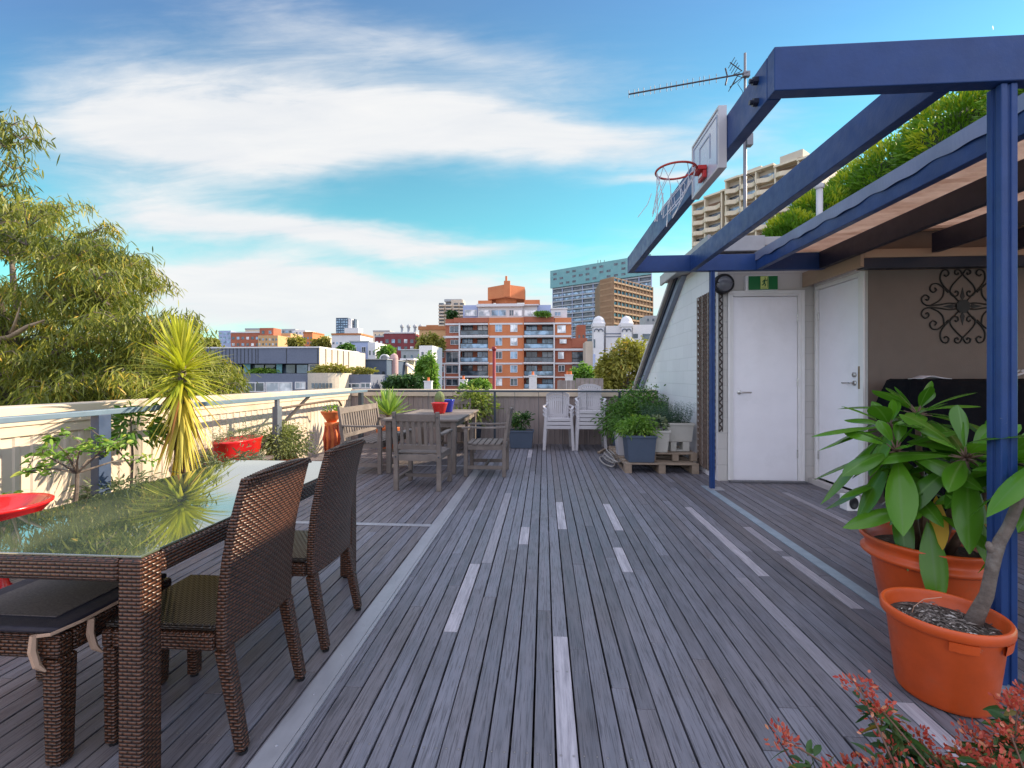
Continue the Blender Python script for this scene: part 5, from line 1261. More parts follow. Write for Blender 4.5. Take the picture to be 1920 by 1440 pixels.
for (c, lab) in zip(HED, HL):
    r = thing('clipped_shrub', lab, 'shrub', (c[0], c[1], c[2] - c[5] * .8), group='clipped shrubs in the roof planter')
    mb = MB(); rad = (c[3], c[4], c[5]); n = 12000; P, d = in_ball(n, c[:3], rad, .62)
    ph = np.sin(d[:, 0] * 6 + c[1]) * np.cos(d[:, 1] * 5 + c[1] * 2) * .08 + np.sin(d[:, 2] * 9 + d[:, 0] * 7) * .04
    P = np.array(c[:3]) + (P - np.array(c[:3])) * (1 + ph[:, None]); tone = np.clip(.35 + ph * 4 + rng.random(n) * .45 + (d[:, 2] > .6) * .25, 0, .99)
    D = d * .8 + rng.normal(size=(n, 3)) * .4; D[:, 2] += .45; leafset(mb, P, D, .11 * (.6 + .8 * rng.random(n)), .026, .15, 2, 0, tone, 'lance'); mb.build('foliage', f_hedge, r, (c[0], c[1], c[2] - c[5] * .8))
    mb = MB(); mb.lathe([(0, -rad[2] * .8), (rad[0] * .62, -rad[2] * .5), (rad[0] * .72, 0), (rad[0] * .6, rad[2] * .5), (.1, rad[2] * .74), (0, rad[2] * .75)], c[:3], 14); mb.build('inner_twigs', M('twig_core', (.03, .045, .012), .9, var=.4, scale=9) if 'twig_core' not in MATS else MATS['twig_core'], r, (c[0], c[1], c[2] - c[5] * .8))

def tree(label, cat, c, base_z, crown, n, L, W_, mat, bark=None, clump=30, name='tree', droop=.3, trunk_r=.15, group=None, shape='oval', k=2):
    """crown: list of ellipsoids (dx, dy, z, rx, ry, rz) relative to c"""
    r = thing(name, label, cat, (c[0], c[1], base_z), 0, group); o_ = (c[0], c[1], base_z); bark = bark or m_bark
    vol = [e[3] * e[4] * e[5] for e in crown]; tv = sum(v_ ** .7 for v_ in vol)
    mb = MB(); mt = MB(); zt = min(e[2] for e in crown)
    mt.tube([(c[0], c[1], base_z), (c[0] + trunk_r, c[1], (base_z + zt) / 2), (c[0], c[1], zt)], [trunk_r, trunk_r * .8, trunk_r * .6], 8)
    for e, v_ in zip(crown, vol):
        cc = (c[0] + e[0], c[1] + e[1], e[2]); mt.tube([(c[0], c[1], zt - abs(e[5]) * .5), ((c[0] + cc[0]) / 2, (c[1] + cc[1]) / 2, (zt + cc[2]) / 2 + .1), cc], [trunk_r * .6, trunk_r * .4, trunk_r * .12], 6)
        blob(mb, cc, e[3:6], int(n * v_ ** .7 / tv), L, W_, -.95, droop, k, .55, shape, clump=clump)
    mt.build('trunk', bark, r, o_); mb.build('crown', mat, r, o_); return r
tree('tall dark tree behind the clipped roof shrubs, glimpsed beside the near blue post', 'tree', (9.2, 10.4), -14, [(0, 0, 5.7, 1.3, 1.2, 1.7), (.2, -.9, 5.6, 1.3, 1.1, 1.6), (-.4, -.1, 5.2, 1.1, 1.0, 1.5), (-1.5, -.5, 4.7, 1.1, 1.0, 1.4)], 26000, .11, .045, f_green, clump=50)
# ============================================================ gum tree beyond the left parapet
def gum_tree():
    base = (-8.2, 6.2, -14); r = thing('gum_tree', 'large gum tree with drooping olive-gold leaves beyond the left parapet', 'tree', base)
    random.seed(12); rg = np.random.default_rng(5)
    # crown outline measured as directions; clumps lie between 5.5 and 9.5 m away
    outline = [(-200, 215), (0, 372), (105, 372), (150, 402), (195, 448), (268, 484), (320, 545), (360, 608), (385, 660), (425, 698), (445, 745)]
    def top(u):
        for (a, b_) in zip(outline, outline[1:]):
            if a[0] <= u <= b_[0]: return a[1] + (b_[1] - a[1]) * (u - a[0]) / (b_[0] - a[0])
        return 760
    clumps = []
    for i in range(760):
        Yd = random.uniform(4.6, 8.2); u = random.uniform(-330, 425); v = random.uniform(top(u) + 24, 800)
        if noise.noise(Vector((u * .011, v * .013, Yd * .15))) > .20 and v < 700: continue
        p = at(u, v, Yd)
        if p.x > -4.35: continue
        clumps.append((p, random.uniform(.16, .34), random.random()))
    for (u, v) in ((18, 236), (8, 275), (40, 262), (25, 318), (5, 350), (-30, 250), (-60, 320), (-20, 380)): clumps.append((at(u, v, 4.9), .17, .35))
    for (u, v) in ((290, 545), (325, 620), (385, 695), (400, 715), (235, 500), (110, 395), (60, 400), (165, 440)): clumps.append((at(u, v, 6.5), .30, .85))
    mb = MB(); tw = MB()
    for (p, rad, tn) in clumps:
        n = int(190 * rad / .25)
        # drooping sprays: twigs arch out from the clump centre and leaves hang along them
        for s in range(7):
            a = rg.random() * 2 * PI; L_ = rad * (1.0 + .5 * rg.random()); d = Vector((math.cos(a), math.sin(a), .55 + .4 * rg.random())); q = [p, p + d * L_ * .45, p + d * L_ * .75 + Vector((0, 0, -.18 * L_)), p + d * L_ * .95 + Vector((0, 0, -.50 * L_))]
            if s < 4: tw.tube(q, [.008, .005, .004, .002], 4, False)
            m_ = n // 7; t_ = rg.random(m_) ** .8 * 2.999; i_ = t_.astype(int); f_ = (t_ - i_)[:, None]; Q = np.array([list(x) for x in q])
            P = Q[i_] * (1 - f_) + Q[i_ + 1] * f_ + rg.normal(size=(m_, 3)) * .055
            D = np.stack([rg.normal(size=m_) * .6 + d.x * .3, rg.normal(size=m_) * .6 + d.y * .3, -np.abs(rg.normal(size=m_)) * .7 - .12], 1)
            tone = np.clip(tn * .55 + rg.random(m_) * .45 + (rg.random(m_) > .93) * .4, 0, 1)
            leafset(mb, P, D, .105 * (.6 + .7 * rg.random(m_)), .0155 * (.7 + .6 * rg.random(m_)), .35, 4, 0, tone, 'lance')
    mb.build('leaves', f_euc, r, base); tw.build('twigs', m_bark, r, base)
    mt = MB(); mt.tube([(-8.2, 6.2, -14), (-8.0, 6.1, -6), (-7.6, 6.0, -1), (-7.2, 5.9, 1.2)], [.35, .3, .22, .16], 12)
    for k in range(26):
        p, rad, tn = clumps[(k * 13) % len(clumps)]; s = Vector((-7.4, 5.95, .2 + .05 * k)); m_ = s.lerp(p, .55) + Vector((0, 0, .25)); mt.tube([s, m_, p], [.07, .04, .012], 6)
    mt.build('trunk', m_bark, r, base, smooth=True)
    ml = MB(); q = [at(-80, 655, 5.2), at(20, 632, 5.1), at(52, 612, 5.05), at(84, 600, 5.0)]; ml.tube(q, [.05, .032, .022, .008], 8); ml.tube([q[1], at(34, 590, 5.0), at(40, 565, 5.0)], [.02, .012, .005], 6); ml.build('limb', m_palebark, r, base, smooth=True)
gum_tree()

# ============================================================ townscape
g_dark = Mglass('dark_window_glass', (.02, .03, .04)); g_blue = Mglass('blue_window_glass', (.10, .16, .22)); g_pale = Mglass('pale_blind_glass', (.34, .38, .42), .3)
def brick(name, c, c2, sc=1.):
    m, t, b = newmat(name); uv = t.new('ShaderNodeTexCoord').outputs['UV']; n = t.noise(uv, .35, 6, .65); n2 = t.noise(uv, 6., 4, .7)
    base = t.mix(t.mapr(n, .35, .68), c4(c), c4(c2)); base = t.mix(t.mapr(n2, .45, .65, 0, .4), base, c4(tuple(x * .72 for x in c)))
    t.put(b.inputs['Base Color'], base); b.inputs['Roughness'].default_value = .85; return m
b_or = brick('orange_brick', (.57, .180, .072), (.64, .23, .095)); b_red = brick('red_brown_brick', (.36, .105, .060), (.44, .15, .085)); b_mar = brick('maroon_brick', (.21, .04, .05), (.27, .07, .07))
c_white = brick('white_concrete', (.66, .64, .66), (.74, .72, .72)); c_beige = brick('beige_concrete', (.55, .46, .37), (.62, .53, .43)); c_tan = brick('tan_brick', (.55, .32, .15), (.62, .40, .20)); c_grey = brick('slate_panels', (.13, .15, .21), (.16, .18, .24)); c_pink = brick('pink_render', (.42, .27, .27), (.50, .33, .32)); c_blue = brick('pale_blue_render', (.36, .42, .62), (.42, .48, .68)); c_cream = brick('cream_render', (.66, .56, .42), (.72, .62, .48)); c_teal = brick('teal_glazing', (.15, .33, .36), (.21, .40, .42)); c_dkblue = brick('dark_blue_facade', (.05, .08, .13), (.075, .105, .16)); c_brnt = brick('bronze_facade', (.22, .13, .085), (.30, .19, .12)); c_brn2 = brick('brown_screens', (.30, .19, .115), (.40, .26, .16)); r_tile = brick('rust_roof', (.40, .15, .06), (.50, .22, .09)); r_grey = brick('grey_roof_metal', (.34, .36, .38), (.42, .44, .46))

class Bld:
    """a building whose parts are given as picture rectangles at a world depth"""
    def __init__(s, name, label, cat, u, Y, zb=-14):
        p = at(u, HZ, Y); s.o = (p.x, Y, zb); s.Y = Y; s.r = thing(name, label, cat, s.o); s.zb = zb
    def part(s, nm, mat, u0, v0, u1, v1, y=0., d=.3, bottom=False, bev=0):
        """front face at depth Y+y, thickness d"""
        a = at(u0, v0, s.Y + y); b_ = at(u1, v1, s.Y + y); mb = MB()
        mb.box(a.x, b_.x, s.Y + y, s.Y + y + d, s.zb if bottom else b_.z, a.z); return mb.build(nm, mat, s.r, s.o, bevel=bev)
    def window(s, u0, v0, u1, v1, y=-.08, mat=None, frame=True, fm=None):
        w_ = s.part('window', mat or g_dark, u0, v0, u1, v1, y, .06)
        if frame:
            a = at(u0, v0, s.Y + y); b_ = at(u1, v1, s.Y + y); mb = MB(); f_ = .09; yy_ = s.Y + y - .04
            mb.box(a.x - f_, b_.x + f_, yy_, yy_ + .1, a.z, a.z + f_); mb.box(a.x - f_, b_.x + f_, yy_, yy_ + .1, b_.z - f_, b_.z); mb.box(a.x - f_, a.x, yy_, yy_ + .1, b_.z, a.z); mb.box(b_.x, b_.x + f_, yy_, yy_ + .1, b_.z, a.z)
            xm = (a.x + b_.x) / 2; mb.box(xm - .04, xm + .04, yy_, yy_ + .03, b_.z, a.z); mb.build('frame', fm or c_white, w_, s.o)
        return w_

# --- orange brick apartment block, pictured facade coordinates
z5 = lambda x, y: (780 + x / 5.647, 510 + y / 5.647)
B = Bld('apartment_block', 'six-storey orange brick apartment block with white banded balconies and a brick roof tank', 'building', 940, 100)
def q5_(nm, mat, x0, y0, x1, y1, y=0., d=8., bottom=False): a = z5(x0, y0); b_ = z5(x1, y1); return B.part(nm, mat, a[0], a[1], b_[0], b_[1], y, d, bottom)
q5_('wall', b_red, 205, 785, 458, 0, .6, 12, True); q5_('wall', b_red, 312, 500, 458, 784, .6, 10); q5_('wall', b_or, 772, 483, 1135, 0, 0, 10, True)
q5_('wall', b_or, 1468, 485, 1645, 708, .2, 9); q5_('wall', b_red, 1468, 709, 1812, 0, .4, 11, True)
q5_('parapet', b_red, 400, 485, 770, 535, .1, 2); q5_('parapet', b_red, 1137, 475, 1460, 530, .1, 2)
q5_('parapet', b_red, 205, 787, 457, 824, .35, .2); q5_('parapet', b_red, 1650, 700, 1812, 800, .2, .15)
q5_('recess_wall', b_red, 462, 536, 770, 0, 2.6, 6, True); q5_('recess_wall', b_red, 1140, 531, 1458, 0, 2.6, 6, True)
ROWS = [(545, 683), (685, 823), (825, 968), (970, 1113), (1115, 1250)]
for (a, b_) in ROWS:
    q5_('band', c_white, 205 if a > 800 else 310, a - (8 if a > 560 else 0), 1812 if a > 800 else 1645, a + 6, -.12, .18)
    for (x0, x1) in ((462, 770), (1137, 1462)):
        q5_('balcony_slab', c_white, x0, b_ - 14, x1, b_ + 2, -.30, 2.9)
        # dark sliding doors with some pale blinds, glass balustrade
        w1 = x0 + (x1 - x0) * .10; w2 = x0 + (x1 - x0) * .44; w3 = x0 + (x1 - x0) * .62; w4 = x0 + (x1 - x0) * .96
        k = (a // 140 + (x0 > 900)) % 3
        aa = z5(w1, a + 22); bb = z5(w2, b_ - 16); B.window(aa[0], aa[1], bb[0], bb[1], 2.5, (g_dark, g_blue, g_dark)[k], True, m_black)
        aa = z5(w3, a + 22); bb = z5(w4, b_ - 16); B.window(aa[0], aa[1], bb[0], bb[1], 2.5, (g_pale, g_dark, g_blue)[k], True, m_black)
        q5_('balustrade', g_blue if k else g_dark, x0 + 12, b_ - 62, x1 - 12, b_ - 20, -.22, .05); q5_('handrail', m_black, x0 + 6, b_ - 68, x1 - 6, b_ - 62, -.24, .1)
for x in (458, 1462): q5_('column', c_white, x - 6, 540, x + 8, 1250, -.34, .4, True)
q5_('column', c_white, 296, 968, 306, 1250, -.10, .3, True); q5_('column', b_or, 764, 530, 776, 0, -.2, .5, True); q5_('column', b_or, 1130, 480, 1140, 0, -.2, .5, True)
for (a, b_) in ((555, 630), (700, 775), (845, 915), (990, 1060), (1130, 1200)):
    for (x0, x1) in ((842, 908), (1002, 1070)):
        if (a, x0) == (990, 842): pass
        aa = z5(x0, a); bb = z5(x1, b_); B.window(aa[0], aa[1], bb[0], bb[1], -.05, (g_blue, g_pale, g_dark)[(a // 7 + x0) % 3])
for (x0, a, x1, b_, m_) in ((360, 575, 450, 640, g_dark), (370, 722, 450, 765, g_dark), (235, 855, 295, 905, g_dark), (320, 850, 445, 955, g_dark), (235, 1000, 290, 1055, g_dark), (320, 990, 445, 1070, g_dark), (240, 1140, 290, 1200, g_dark), (320, 1135, 445, 1200, g_dark)):
    aa = z5(x0, a); bb = z5(x1, b_); B.window(aa[0], aa[1], bb[0], bb[1], .50, m_)
for (x0, a, x1, b_, m_) in ((1500, 568, 1582, 640, g_pale), (1525, 715, 1590, 752, g_pale), (1508, 850, 1562, 915, g_pale), (1510, 990, 1570, 1050, g_dark)):
    aa = z5(x0, a); bb = z5(x1, b_); B.window(aa[0], aa[1], bb[0], bb[1], .08, m_)
for (a, b_) in ((850, 950), (988, 1050)):
    aa = z5(1655, a); bb = z5(1805, b_); B.window(aa[0], aa[1], bb[0], bb[1], .3, g_dark, True, m_black)
    q5_('balcony_slab', c_white, 1650, b_ + 6, 1812, b_ + 20, -.4, .9); q5_('balustrade', m_black, 1655, b_ - 40, 1808, b_ - 34, -.35, .05)
# penthouse storeys
q5_('penthouse', c_white, 655, 345, 1130, 484, 4, 8); q5_('penthouse', c_blue, 498, 352, 652, 484, 5, 6); q5_('penthouse', c_blue, 1285, 350, 1428, 484, 5, 6); q5_('penthouse', c_white, 1132, 345, 1284, 474, 4.5, 6); q5_('penthouse', c_white, 1430, 383, 1600, 484, 2, 5)
q5_('roof_edge', c_white, 640, 338, 1140, 362, 3.2, 5); q5_('roof_edge', c_white, 1135, 342, 1300, 352, 3.6, 3); q5_('roof_edge', c_white, 1425, 380, 1606, 392, 1.8, 2)
for (x0, x1, m_) in ((665, 780, g_pale), (800, 950, g_blue), (990, 1030, g_dark), (1040, 1120, g_pale), (1150, 1270, g_pale), (520, 640, g_pale), (1470, 1530, g_blue)):
    aa = z5(x0, 405 if x0 < 1400 else 425); bb = z5(x1, 462); B.window(aa[0], aa[1], bb[0], bb[1], (3.9 if x0 > 655 else 4.9) if x0 < 1140 else (4.4 if x0 < 1400 else 1.9), m_, True)
q5_('upper_wall', b_or, 658, 303, 800, 340, 6, 4); q5_('upper_wall', b_or, 1148, 296, 1310, 342, 6, 4)
# octagonal brick tank with fin
a = z5(760, 165); b_ = z5(1150, 290); pa = at(a[0], a[1], 108); pb = at(b_[0], b_[1], 108); mb = MB(); cx = (pa.x + pb.x) / 2; hw = (pb.x - pa.x) / 2
ring = [(-hw, 0), (-hw * .05, -3.2), (hw * .12, -3.2), (hw, -.2), (hw, 5), (-hw, 5)]
mb.prism([(cx + x, 108 + y, pb.z) for x, y in ring], (0, 0, pa.z - pb.z)); mb.build('roof_tank', b_or, B.r, B.o)
mb = MB(); mb.prism([(cx + x * .55, 108 + y * .55, pb.z - 1.2) for x, y in ring], (0, 0, 1.19)); mb.build('tank_base', b_or, B.r, B.o)
mb = MB(); mb.box(cx + hw * -.04, cx + hw * .28, 104.0, 104.79, pb.z, pa.z + .7); mb.tube([(cx + .2, 106, pa.z), (cx + .2, 106, pa.z + 2.2)], .25, 8); mb.build('flue', b_or, B.r, B.o)

# --- generic block with a grid of windows
def block(name, label, cat, u0, v0, u1, Y, mat, d=8, grid=None, wmat=None, roof=None, vb=735, extra=None, frame=False, group=None):
    Bb = Bld(name, label, cat, (u0 + u1) / 2, Y); Bb.part('wall', mat, u0, v0, u1, 0, 0, d, True)
    if roof: Bb.part('roof', roof[0], u0 - roof[2], v0 - roof[1], u1 + roof[2], v0, -.2, d + .4)
    if grid:
        nx, ny, ww, wh, vtop, vbot = grid
        for j in range(ny):
            for i in range(nx):
                uc = u0 + (u1 - u0) * (i + .5) / nx; vc = vtop + (vbot - vtop) * (j + .5) / ny
                Bb.window(uc - ww / 2, vc - wh / 2, uc + ww / 2, vc + wh / 2, -.05, wmat or (g_dark, g_pale, g_dark, g_blue)[(i * 3 + j * 5) % 4], frame)
    if group: Bb.r['group'] = group
    return Bb
# --- slate grey office in front left
G = Bld('office_building', 'slate grey modern office building with a pale side wall and terrace', 'building', 520, 46)
z4 = lambda x, y: (380 + x / 6, 560 + y / 6)
def q4(nm, mat, x0, y0, x1, y1, y=0., d=8., bottom=False): a = z4(x0, y0); b_ = z4(x1, y1); return G.part(nm, mat, a[0], a[1], b_[0], b_[1], y, d, bottom)
q4('upper_storey', c_grey, -150, 552, 1312, 728, 0, 10)
for x in list(range(-120, 600, 42)) + [620, 940, 1290]: q4('panel_joint', m_black, x, 553, x + 5, 727, -.03, .035)
q4('roof_edge', c_white, -160, 545, 1315, 553, -.1, 10.2)
pa = at(*z4(1314, 555), 46.0); pb = at(*z4(1700, 598), 53.0); pa2 = at(*z4(1312, 790), 46.0)
mb = MB(); mb.prism([(pa.x, 46.0, 0 + pa2.z), (pb.x, 53, 0 + pa2.z), (pb.x - .2, 57, pa2.z), (pa.x, 57, pa2.z)], (0, 0, pa.z - pa2.z)); mb.build('side_wall', c_beige, G.r, G.o)
for k in range(1, 6):
    p = Vector((pa.x, 46, 0)).lerp(Vector((pb.x, 53, 0)), k / 6); mb = MB(); mb.box(p.x - .02, p.x + .05, p.y - .06, p.y + .02, pa2.z, pa.z - .02); mb.build('panel_joint', m_black, G.r, G.o)
q4('recess_wall', m_darknavy, -150, 729, 1312, 842, 1.2, 8)
for (x0, x1, m_) in ((465, 535, c_teal), (830, 892, c_teal), (1190, 1312, c_white), (560, 690, g_dark), (705, 815, g_dark), (900, 1040, g_dark), (1060, 1180, g_blue), (200, 440, g_dark)):
    a = z4(x0, 735 if m_ in (c_teal, c_white) else 745); b_ = z4(x1, 838); G.window(a[0], a[1], b_[0], b_[1], 1.0 if m_ in (g_dark, g_blue) else .6, m_, False)
q4('glass', g_dark, 1205, 748, 1312, 838, .55, .04)
q4('terrace_parapet', c_grey, -150, 843, 1190, 0, -1.5, 9, True); q4('terrace_parapet', c_pink if False else c_grey, 1600, 852, 1890, 0, -.5, 8, True)
mb = MB(); a = z4(1190, 838); b_ = z4(1600, 945); pa = at(*a, 44.5); pb = at(*b_, 44.5); prev = None; n = 14; xm = (pa.x + pb.x) / 2; hw = (pb.x - pa.x) / 2
poly = [(pa.x + (pb.x - pa.x) * i / n, 44.5 - 1.6 * math.sin(PI * i / n) ** .6) for i in range(n + 1)] + [(pb.x, 52), (pa.x, 52)]
mb.prism([(x, y, -14) for x, y in poly], (0, 0, pa.z + 14)); mb.build('curved_wall', c_tan if False else c_beige, G.r, G.o)
for k in range(6):
    a = z4(1225 + k * 40, 950); b_ = z4(1255 + k * 40, 1005); G.window(a[0], a[1], b_[0], b_[1], -3.3, g_dark, False)
for (x0, y0, x1, y1, m_) in ((500, 950, 690, 1040, g_dark), (720, 948, 1000, 1040, g_pale), (1050, 945, 1150, 1010, g_pale), (1590, 960, 1760, 1000, g_dark), (1785, 955, 1880, 1000, g_dark)):
    a = z4(x0, y0); b_ = z4(x1, y1); G.window(a[0], a[1], b_[0], b_[1], -1.56 if x0 < 1200 else -.56, m_, True)
def hedge(label, u0, u1, v0, v1, Y, mat, n=900, L=.35, name='terrace_planting'):
    p = at((u0 + u1) / 2, v1, Y); q = at(u0, v0, Y); q2 = at(u1, v1, Y); mb = MB(); c = ((q.x + q2.x) / 2, Y, (q.z + q2.z) / 2)
    blob(mb, c, ((q2.x - q.x) / 2, .5, abs(q.z - q2.z) / 2), n, L, L * .35, clump=26); return tag(mb.build(name, mat), label, 'shrubs')
hedge('green hedge in the windowed terrace of the slate grey office', 468, 515, 692, 701, 46.4, f_bright)
hedge('rust-coloured planting along the rim of the curved terrace wall', 590, 648, 686, 700, 44.3, f_olive)
hedge('olive planting on the right terrace of the slate grey office', 650, 700, 690, 702, 47, f_olive, 600)

# --- distant row, left
block('glass_office', 'small blue glass office on the skyline above the slate office', 'building', 410, 620, 433, 170, c_blue, 8, (3, 3, 5, 5, 622, 645), g_blue)
block('brick_warehouse', 'long red-brown brick building with a flat roof on the left skyline', 'building', 433, 624, 487, 165, b_red, 12, (6, 2, 5, 5, 628, 652), None, (c_white, 2, 1))
block('tan_flats', 'tan flats with a small square rooftop tower on the left skyline', 'building', 484, 629, 521, 160, c_tan, 10, (6, 2, 3, 4, 632, 650))
block('brick_tower_house', 'small brown brick tower rising behind the tan flats', 'building', 487, 615, 513, 163, b_red, 5, (2, 1, 5, 6, 618, 628))
block('tan_flats', 'low tan house with an open upper floor left of the golden trees', 'building', 516, 625, 545, 175, c_tan, 9, (4, 1, 4, 7, 629, 640))
block('grey_flats', 'grey-green box-shaped flats behind the tan houses', 'building', 528, 617, 554, 195, r_grey, 9, (4, 1, 4, 4, 618, 626))
block('white_flats', 'white block with a roof dome on the middle left skyline', 'building', 553, 619, 573, 190, c_white, 9, (3, 2, 3, 3, 622, 632))
block('pink_house', 'orange-pink gabled house among the golden trees', 'house', 569, 624, 586, 150, b_or, 8, (3, 2, 3, 4, 629, 648), None, (r_tile, 2, .5))
block('cream_house', 'narrow cream houses right of the pink gabled house', 'house', 587, 630, 611, 158, c_cream, 8, (5, 2, 2.5, 4, 632, 650))
T = block('office_tower', 'dark gridded office tower with white stair shaft far away on the left skyline', 'building', 630, 596, 652, 320, c_dkblue, 14, (5, 8, 3.2, 2.6, 597, 634), g_blue)
T.part('stair_shaft', c_white, 652.2, 598, 659, 0, .5, 12, True); T.part('stair_shaft', c_dkblue, 663.5, 598, 665.5, 0, 2, 4, True); T.part('low_wing', c_white, 646, 615, 672, 0, -3, 8, True)
block('cream_house', 'wide white house with a rusty awning at the foot of the far tower', 'house', 622, 628, 676, 140, c_white, 10, (8, 1, 3.5, 4, 640, 647), None, (r_tile, 3, 1))
block('blue_house', 'pale blue rendered house with a dark framed window', 'house', 656, 641, 691, 88, c_blue, 9, (2, 1, 6, 9, 649, 662), g_dark, (r_grey, 2, 1), frame=True)
block('white_chimney_house', 'white house with tall party-wall chimneys beside the blue house', 'house', 690, 642, 704, 86, c_white, 9, (2, 1, 3, 8, 655, 668), g_dark)
block('terrace_house', 'maroon brick terrace house left of the metal flues', 'house', 703, 632, 727, 120, b_mar, 9, (3, 2, 4, 6, 637, 660), g_pale, (r_grey, 3, 0))
TT = block('terrace_house', 'maroon brick warehouse with tall metal flues on its roof', 'house', 720, 625, 778, 118, b_mar, 14, (5, 2, 6, 7, 633, 660), None, (c_white, 2, 0))
for u, r_ in ((749.5, .8), (762, .5), (774, .5), (785, .6)):
    a = at(u, 612, 117); b_ = at(u, 640, 117); mb = MB(); mb.tube([(a.x, 119, b_.z), (a.x, 119, a.z)], .35, 8); mb.lathe([(.0, 0), (.55, 0), (.55, .5), (0, 1.0)], (a.x, 119, a.z - .1), 10); mb.build('flue', r_grey, TT.r, TT.o)
block('brown_house', 'orange-brown house with a broad tiled roof beside the apartment block', 'house', 786, 618, 840, 112, c_tan, 10, (4, 1, 5, 6, 626, 640), None, (r_tile, 6, 2))
block('grey_house', 'small grey rendered house with a flat roof right of the arched window', 'house', 752, 656, 792, 78, r_grey, 8, (3, 1, 4, 6, 664, 674), None, (c_white, 1, 1))
block('white_house', 'bright white stepped house beside the green tree', 'house', 786, 648, 811, 72, c_white, 7, (2, 1, 4, 6, 658, 668), g_dark)
block('black_shed', 'black metal shed roof with low windows in front of the arched window', 'building', 664, 674, 725, 58, c_dkblue, 9, (5, 1, 5, 5, 694, 704), g_dark, (r_grey, 1, 1))
PK = Bld('arched_building', 'pink curved wall building with a white arched window behind the parapet', 'building', 728, 60)
a = at(729, 664, 60); b_ = at(744, 664, 60); cx = (a.x + b_.x) / 2; hw = (b_.x - a.x) / 2; mb = MB(); mb.lathe([(hw, -14), (hw, a.z - .5), (hw * .8, a.z - .1), (0, a.z + .2)], (cx, 60 + hw, 0), 24); mb.build('curved_wall', c_pink, PK.r, PK.o, smooth=False)
PK.part('wall', c_dkblue, 702, 676, 729, 0, .6, 6, True)
mb = MB(); a = at(719, 673, 60); rad = abs(at(728, 673, 60).x - a.x)
mb.prism([(a.x + rad * math.cos(t_), 60.3, a.z + rad * math.sin(t_)) for t_ in np.linspace(0, PI, 13)], (0, .5, 0)); mb.build('arch', c_white, PK.r, PK.o)
mb = MB(); rad *= .72
mb.prism([(a.x + rad * math.cos(t_), 60.2, a.z + .05 + rad * math.sin(t_)) for t_ in np.linspace(0, PI, 13)], (0, .05, 0)); mb.build('window', g_dark, PK.r, PK.o)
for k in range(3): PK.part('window', g_dark, 697 + k * 11, 709, 706 + k * 11, 724, .5, .05)
PK.part('band', c_pink, 695, 704, 729, 708, .3, .2)
S5 = Bld('stair_house', 'cream house with an outside stair beside the green tree', 'house', 762, 66); S5.part('wall', c_cream, 755, 676, 764, 0, 0, 4, True); S5.part('roof', c_white, 750, 672, 776, 675, -.3, 4)
p = at(764, 682, 66); q = at(781, 697, 66); mb = MB(); mb.bar((p.x, 65.6, p.z), (q.x, 65.6, q.z), .9, .25); mb.build('stair', c_white, S5.r, S5.o); mb = MB(); mb.bar((p.x, 65.2, p.z + .7), (q.x, 65.2, q.z + .7), .06, .06); mb.build('handrail', m_black, S5.r, S5.o)

# --- small balcony tower left of the brick block
Tw = block('balcony_tower', 'small grey-beige balcony tower rising behind the left end of the brick block', 'building', 824, 570, 869, 190, c_beige, 12)
for j in range(7):
    v = 569 + j * 6.2
    for (u0, u1) in ((822, 833), (835, 846), (850, 860), (861, 871)): Tw.part('balcony', c_beige, u0, v + 2.6, u1, v + 5.0, -1.4, 1.5); Tw.part('window', g_dark, u0 + 1, v - .9, u1 - 1, v + 2.5, -.1, .1)
Tw.part('roof', r_grey, 833, 561, 866, 565, 2, 8); Tw.part('plant_room', c_beige, 846, 562, 868, 570, 1, 6)
# --- glass tower and bronze tower
def tower(name, label, pts, z1, wall, floors, fins, bandm, finm, winm, top=None, fh=None, z0=-14):
    """footprint edge pts[0]->pts[1] (and ->pts[2]) faces the camera"""
    o_ = (pts[0][0], pts[0][1], z0); r = thing(name, label, 'building', o_)
    mb = MB(); mb.prism([(x, y, z0) for x, y in pts], (0, 0, z1 - z0)); mb.build('wall', wall, r, o_)
    fh = fh or 3.1
    for e in range(len(pts) - 2 if len(pts) > 4 else 1):
        a, b_ = Vector((*pts[e], 0)), Vector((*pts[e + 1], 0)); d = (b_ - a).normalized(); n = Vector((d.y, -d.x, 0))
        if n.y > 0: n = -n
        for j in range(floors):
            z = z1 - (j + 1) * fh
            mb = MB(); mb.bar(a + n * .35 + Vector((0, 0, z + .3)), b_ + n * .35 + Vector((0, 0, z + .3)), .9, .9); mb.build('floor_band', bandm, r, o_)
            mb = MB(); mb.bar(a + n * .05 + d * .3 + Vector((0, 0, z + 1.75)), b_ + n * .05 - d * .3 + Vector((0, 0, z + 1.75)), .14, 1.5); mb.build('window_strip', winm[j % len(winm)], r, o_)
        for k in range(fins + 1):
            p = a.lerp(b_, k / fins) + n * .55; mb = MB(); mb.bar(p + Vector((0, 0, z0)), p + Vector((0, 0, z1 - (fh * 3 if finm is c_blue else .2))), .5, .5, up=(0, 1, 0)); mb.build('fin', finm, r, o_)
    return r, o_
pl = at(1037, 511.5, 330); pr = at(1222, 481, 290); z1 = pl.z
back = Vector((pr.x - 12, 290)).normalized()
rt_, ot_ = tower('glass_tower', 'long blue-green glass residential tower on the skyline right of the brick block', [(pl.x, 330), (pr.x, 290), (pr.x + back.x * 20, 290 + back.y * 20), (pl.x + back.x * 20, 330 + back.y * 20)], z1, c_dkblue, 22, 9, r_grey, c_blue, [g_blue, g_dark, g_blue])
a = Vector((pl.x, 330, 0)); b_ = Vector((pr.x, 290, 0)); d = (b_ - a).normalized(); n = Vector((d.y, -d.x, 0)); n = n if n.y < 0 else -n
